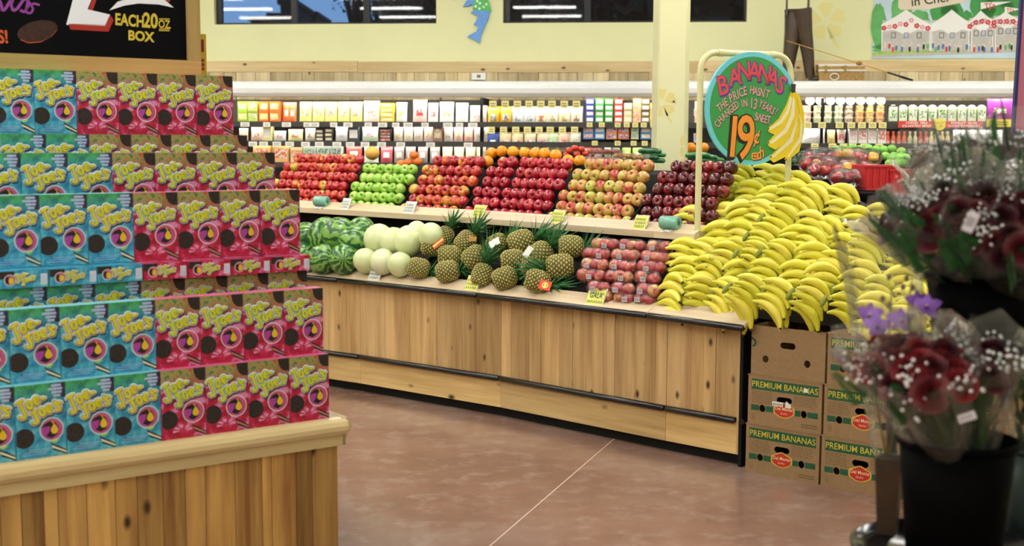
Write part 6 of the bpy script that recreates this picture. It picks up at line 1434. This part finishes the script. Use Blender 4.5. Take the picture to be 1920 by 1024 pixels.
def bouquet(P, tilt, taz, L, Rt, label, dark_=False, seed=0, nr=9, film_=cello, gy_=7, group='rose bouquets'):
    """a sleeve of roses: the mouth of the cone is at height L above P, tilted by tilt towards azimuth taz"""
    rr = random.Random(seed); ax = V((sin(tilt)*cos(taz), sin(tilt)*sin(taz), cos(tilt))); qt = ax.to_track_quat('Z', 'Y').to_matrix().to_4x4()
    e = empty('rose_bouquet', label=label, cat='bouquet', group=group, mw=M.Translation(P) @ qt)
    top = []; nr = int(nr*1.5)
    for i in range(nr):
        a = 2.4*i; q_ = Rt*.80*((i+.5)/nr)**.5; z = L-.035+.035*(1-(q_/Rt)**2)+rr.uniform(-.012, .012); top.append((q_*cos(a), q_*sin(a), z))
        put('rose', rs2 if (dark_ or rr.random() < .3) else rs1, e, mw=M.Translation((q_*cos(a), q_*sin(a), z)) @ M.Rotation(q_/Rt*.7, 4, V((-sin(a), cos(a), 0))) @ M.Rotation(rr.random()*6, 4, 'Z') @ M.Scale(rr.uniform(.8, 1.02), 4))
        MB().tube([(0, 0, .02), (q_*cos(a)*.5, q_*sin(a)*.5, L*.5), (q_*cos(a), q_*sin(a), z-.015)], .0026, 5).build('stem', stemg, e)
    for i in range(gy_):
        a = rr.random()*6.28; q_ = Rt*(.35+.7*rr.random()); put('babys_breath', gym, e, mw=M.Translation((q_*cos(a), q_*sin(a), L-.01+rr.uniform(-.03, .035))) @ M.Rotation(rr.random()*6, 4, 'Z') @ M.Scale(rr.uniform(.8, 1.15), 4))
    for i in range(8):
        a = rr.random()*6.28; q_ = Rt*(.6+.45*rr.random()); put('fern', fnm, e, mw=M.Translation((q_*cos(a), q_*sin(a), L-.09+rr.uniform(-.03, .03))) @ M.Rotation(a, 4, 'Z') @ M.Rotation(.3, 4, 'Y') @ M.Scale(.65 if 'lower' in group or group == 'rose bouquets' else 1.0, 4))
    lv = MB()
    for i in range(26):
        a = rr.random()*6.28; u = rr.uniform(.35, .85); q_ = Rt*u*.85; c_ = V((q_*cos(a), q_*sin(a), L*u)); d1 = V((cos(a)*.4, sin(a)*.4, 1))*.028; d2 = V((-sin(a), cos(a), .1))*.014; lv.add([c_-d1, c_+d2, c_+d1, c_-d2], [(0, 1, 2, 3)])
    lv.build('leaves', leafm, e)['kind'] = 'stuff'
    mb = MB(); vs = []; fs = []; ns = 20
    for i in range(9):
        u = i/8; r0 = .022+(Rt*1.16-.022)*u**.9+.012*max(0, u-.85)*6
        for k in range(ns):
            a = 2*pi*k/ns; q_ = r0*(1+.05*sin(k*2.3+i)+rr.uniform(-.03, .03)); vs.append((q_*cos(a), q_*sin(a), .0+(L+.045+(.02*sin(k*1.9) if i == 8 else 0))*u))
    for i in range(8):
        for k in range(ns): fs.append((i*ns+k, i*ns+(k+1) % ns, (i+1)*ns+(k+1) % ns, (i+1)*ns+k))
    mb.add(vs, fs, 0, True).build('cellophane_sleeve', film_, e)
    return e
bkt = pm('black_bucket', (3, 3, 4), .6, .03); grb = pm('grey_bucket', (62, 76, 76), .4, .5)
def bucket(P, r0, r1, h, m_, label, water=True):
    e = empty('flower_bucket', P, 0, label, 'bucket', 'flower buckets')
    MB().lathe([(0, 0), (r0, 0), (r1, h), (r1-.005, h), (r0-.005, .006), (0, .006)], 32).build('body', m_, e)
    MB().lathe([(r1-.006, h-.012), (r1+.006, h-.012), (r1+.007, h), (r1-.004, h+.002), (r1-.006, h-.012)], 32).build('rim', m_, e); return e
# lower tray and pedestal, tiered stand
c0 = atY(1793, 870, 2.72); zt0_ = atY(1690, 1010, 2.72).z
trz = atz(1650, 985, .8)
TR = V((c0.x+.02, 2.82, .74))
fs_ = empty('flower_stand', (TR.x, TR.y, 0), 0, 'black tiered metal flower stand with round trays', 'flower stand')
MB().lathe([(0, .715), (.20, .715), (.208, .72), (.212, .74), (.205, .742), (.20, .728), (0, .728)], 48).build('lower_tray', pm('tray_enamel', (16, 18, 20), .15, .6), fs_)
MB().lathe([(0, 0), (.20, 0), (.20, .02), (.03, .05), (.025, .715), (0, .715)], 24).build('pedestal', blk, fs_)
# upper tier: tray on posts behind
UT = V((TR.x+.16, 3.06, 0)); uz = atY(1830, 662, 3.0).z
MB().lathe([(0, uz-.02), (.26, uz-.02), (.27, uz), (.262, uz), (.255, uz-.012), (0, uz-.012)], 40).build('upper_tray', blkm, fs_, (UT.x-TR.x, UT.y-TR.y, 0))
for a in (.4, 2.4, 4.2): MB().tube([(.23*cos(a), .23*sin(a), 0), (.23*cos(a), .23*sin(a), uz-.02)], .012, 10).build('post', blkm, fs_, (UT.x-TR.x, UT.y-TR.y, 0))
# lower buckets
bz = .729
lb = V((c0.x, 2.72, bz)); hb = atY(1790, 842, 2.62).z-bz
bucket(lb, .098, .122, hb, bkt, 'large black bucket at the tray front holding red rose bouquets')
a = atY(1672, 862, 2.92); 
sp0 = V((a.x+.005, 2.95, bz)); pe = empty('small_vase', sp0, 0, 'small dark brown tapered pot behind the large black bucket', 'pot')
MB().lathe([(0, 0), (.030, 0), (.043, a.z-bz), (.038, a.z-bz), (.027, .006), (0, .006)], 4, 0, False).xf(M.Rotation(R(20), 4, 'Z')).build('body', pm('brown_pot', (58, 36, 20), .5, var=.3, vscale=20), pe)
# plastic sleeve and stems standing in the small pot with orchid sprays
oe = empty('orchid_sprays', (sp0.x, sp0.y, a.z-.03), 0, 'purple orchid sprays in a clear sleeve behind the lower rose bouquets', 'flowers')
def orchid_mesh():
    mb = MB()
    for k in range(5):
        a_ = 2*pi*k/5+.3; w = .021 if k % 2 else .026; d = V((cos(a_), 0, sin(a_))); s_ = V((-sin(a_), 0, cos(a_))); vs = []
        for j in range(5):
            v = j/4; ww = w*.55*sin(pi*min(1, .12+.85*v)); c_ = d*(.004+w*1.35*v)+V((0, .012*v*v, 0)); vs += [c_-s_*ww, c_-V((0, .003*sin(pi*v), 0)), c_+s_*ww]
        fs = []
        for j in range(4): fs += [(3*j, 3*j+1, 3*j+4, 3*j+3), (3*j+1, 3*j+2, 3*j+5, 3*j+4)]
        mb.add(vs, fs, 0, True)
    mb.ell((0, -.006, -.003), (.006, .008, .006), 1, 8, 5); return mk('orchid', mb, [pet, pm('orchid_throat', (84, 30, 90), .5)])
om_ = orchid_mesh(); base = V((sp0.x, sp0.y, a.z-.03))
fl_ = [(1630, 590, 2.9), (1645, 612, 2.88), (1690, 600, 2.87), (1722, 566, 2.9), (1738, 574, 2.88)]
for k, (x, y, Y) in enumerate(fl_):
    p = atY(x, y, Y)-base; put('orchid_bloom', om_, oe, mw=M.Translation(p) @ M.Rotation(R(-30+k*17 % 60), 4, 'Z') @ M.Scale(.85, 4))
for pts in (((1664, 850), (1662, 740), (1668, 620), (1672, 540), (1690, 530)), ((1668, 850), (1690, 720), (1700, 600), (1710, 520), (1695, 510)), ((1660, 850), (1640, 740), (1632, 640), (1640, 600), (1655, 575))):
    MB().tube([atY(x, y, 2.92)-base for x, y in pts], [.003, .0026, .002, .0016, .001], 5).build('stem', pm('orchid_stem', (110, 96, 50), .6) if 'orchid_stem' not in MT else MT['orchid_stem'], oe)
for x, y in ((1693, 538), (1700, 522), (1667, 520), (1655, 560), (1668, 572), (1711, 540)): MB().ell(atY(x, y, 2.91)-base, (.006, .006, .008), 0, 8, 6).build('bud', pm('orchid_bud', (110, 100, 70), .6) if 'orchid_bud' not in MT else MT['orchid_bud'], oe)
mb = MB(); vs = []; fs = []; ns = 18; rr = random.Random(3)
tp = atY(1650, 440, 2.95)-base
for i in range(11):
    u = i/10; r0 = .03+.075*u**.8; cx3 = tp.x*u**1.3
    for k in range(ns): a_ = 2*pi*k/ns; q_ = r0*(1+rr.uniform(-.05, .06)); vs.append((cx3+q_*cos(a_), q_*sin(a_)*.7, tp.z*u+(.03*sin(k*1.7) if i == 10 else 0)))
for i in range(10):
    for k in range(ns): fs.append((i*ns+k, i*ns+(k+1) % ns, (i+1)*ns+(k+1) % ns, (i+1)*ns+k))
mb.add(vs, fs, 0, True).build('clear_sleeve', cello, oe)
# lower bouquets in the big bucket
def toward(px, py, Y, base_):   # tilt/azimuth and length towards a picture point at depth Y
    v = atY(px, py, Y)-base_; L = v.length; return math.acos(v.z/L), math.atan2(v.y, v.x), L
B1 = lb+V((0, 0, hb-.07))
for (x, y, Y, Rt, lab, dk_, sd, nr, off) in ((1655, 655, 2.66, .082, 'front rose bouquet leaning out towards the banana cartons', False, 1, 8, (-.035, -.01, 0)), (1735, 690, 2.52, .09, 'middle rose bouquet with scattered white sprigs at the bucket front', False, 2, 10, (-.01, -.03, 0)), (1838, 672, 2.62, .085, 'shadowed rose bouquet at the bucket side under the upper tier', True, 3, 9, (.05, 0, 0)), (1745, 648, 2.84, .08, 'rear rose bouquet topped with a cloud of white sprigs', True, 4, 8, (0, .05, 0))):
    b0 = B1+V(off); ti, az, L = toward(x, y, Y, b0); bouquet(b0, ti, az, L, Rt, lab, dk_, sd, nr, cello, 5 if sd != 4 else 8)
# card labels on sleeves
def sticker(px, py, Y, w, h, rot, label):
    e = empty('sleeve_label', atY(px, py, Y), R(-10), label, 'label'); e.rotation_euler = (0, R(rot), R(-12))
    MB().box(-w/2, w/2, -.001, 0, -h/2, h/2).build('card', lblm, e); q = MB()
    for i in range(4): q.rect(-w*.35+w*.18*i, -w*.28+w*.18*i, -h*.25, h*.25, 1.8)
    q.build('print', lbd, e)
sticker(1813, 782, 2.46, .034, .016, -22, 'small white label on the front lower rose sleeve'); sticker(1820, 416, 2.6, .022, .042, 22, 'tilted white label among the upper dark roses'); sticker(1888, 735, 2.7, .012, .05, 8, 'thin white label at the side bouquet')
# upper tier
ub_ = [(1842, 3.0, .128), (2070, 3.05, .12)]
for k, (x, Y, rr_) in enumerate(ub_):
    zt2 = atY(x, 522, Y-.1).z; P = atY(x, 522, Y); P.z = uz-.011 if k == 0 else uz-.011
    bucket(V((P.x, P.y, P.z)), rr_*.8, rr_, zt2-P.z, bkt, 'black bucket on the upper tier, '+('nearer the bananas' if k == 0 else 'farther one cut by the frame'))
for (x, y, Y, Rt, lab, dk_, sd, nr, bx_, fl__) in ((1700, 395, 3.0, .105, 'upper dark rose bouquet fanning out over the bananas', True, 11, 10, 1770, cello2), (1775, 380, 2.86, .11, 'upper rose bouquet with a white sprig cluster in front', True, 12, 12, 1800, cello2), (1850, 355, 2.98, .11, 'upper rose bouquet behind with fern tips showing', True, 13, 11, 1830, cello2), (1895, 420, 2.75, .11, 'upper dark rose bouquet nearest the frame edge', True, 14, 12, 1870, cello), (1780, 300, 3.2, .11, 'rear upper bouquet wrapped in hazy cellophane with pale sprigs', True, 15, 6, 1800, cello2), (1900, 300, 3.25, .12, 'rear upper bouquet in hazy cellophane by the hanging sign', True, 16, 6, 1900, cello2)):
    b0 = atY(bx_+40, 560, 2.98); b0.z = uz+.13; ti, az, L = toward(x, y, Y, b0); bouquet(b0, ti, az, L, Rt, lab, dk_, sd, nr, fl__, 10, 'upper rose bouquets')
# side bucket at the frame edge
P = atY(1925, 850, 2.95); P.z = bz-.005; P.x += .015
side = bucket(P, .052, .066, atY(1925, 835, 2.95).z-P.z, grb, 'grey-green bucket cut off at the frame edge beside the black bucket')
b0 = P+V((0, 0, .1)); ti, az, L = toward(1925, 680, 2.9, b0); bouquet(b0, ti, az, L, .06, 'white-flecked bouquet in the grey bucket at the frame edge', True, 21, 6, cello, 12, 'lower rose bouquets')
MB().lathe([(0, .70), (.12, .70), (.12, .7235), (0, .7235)], 24).build('side_shelf', blkm, fs_, (P.x-TR.x, P.y-TR.y, 0))
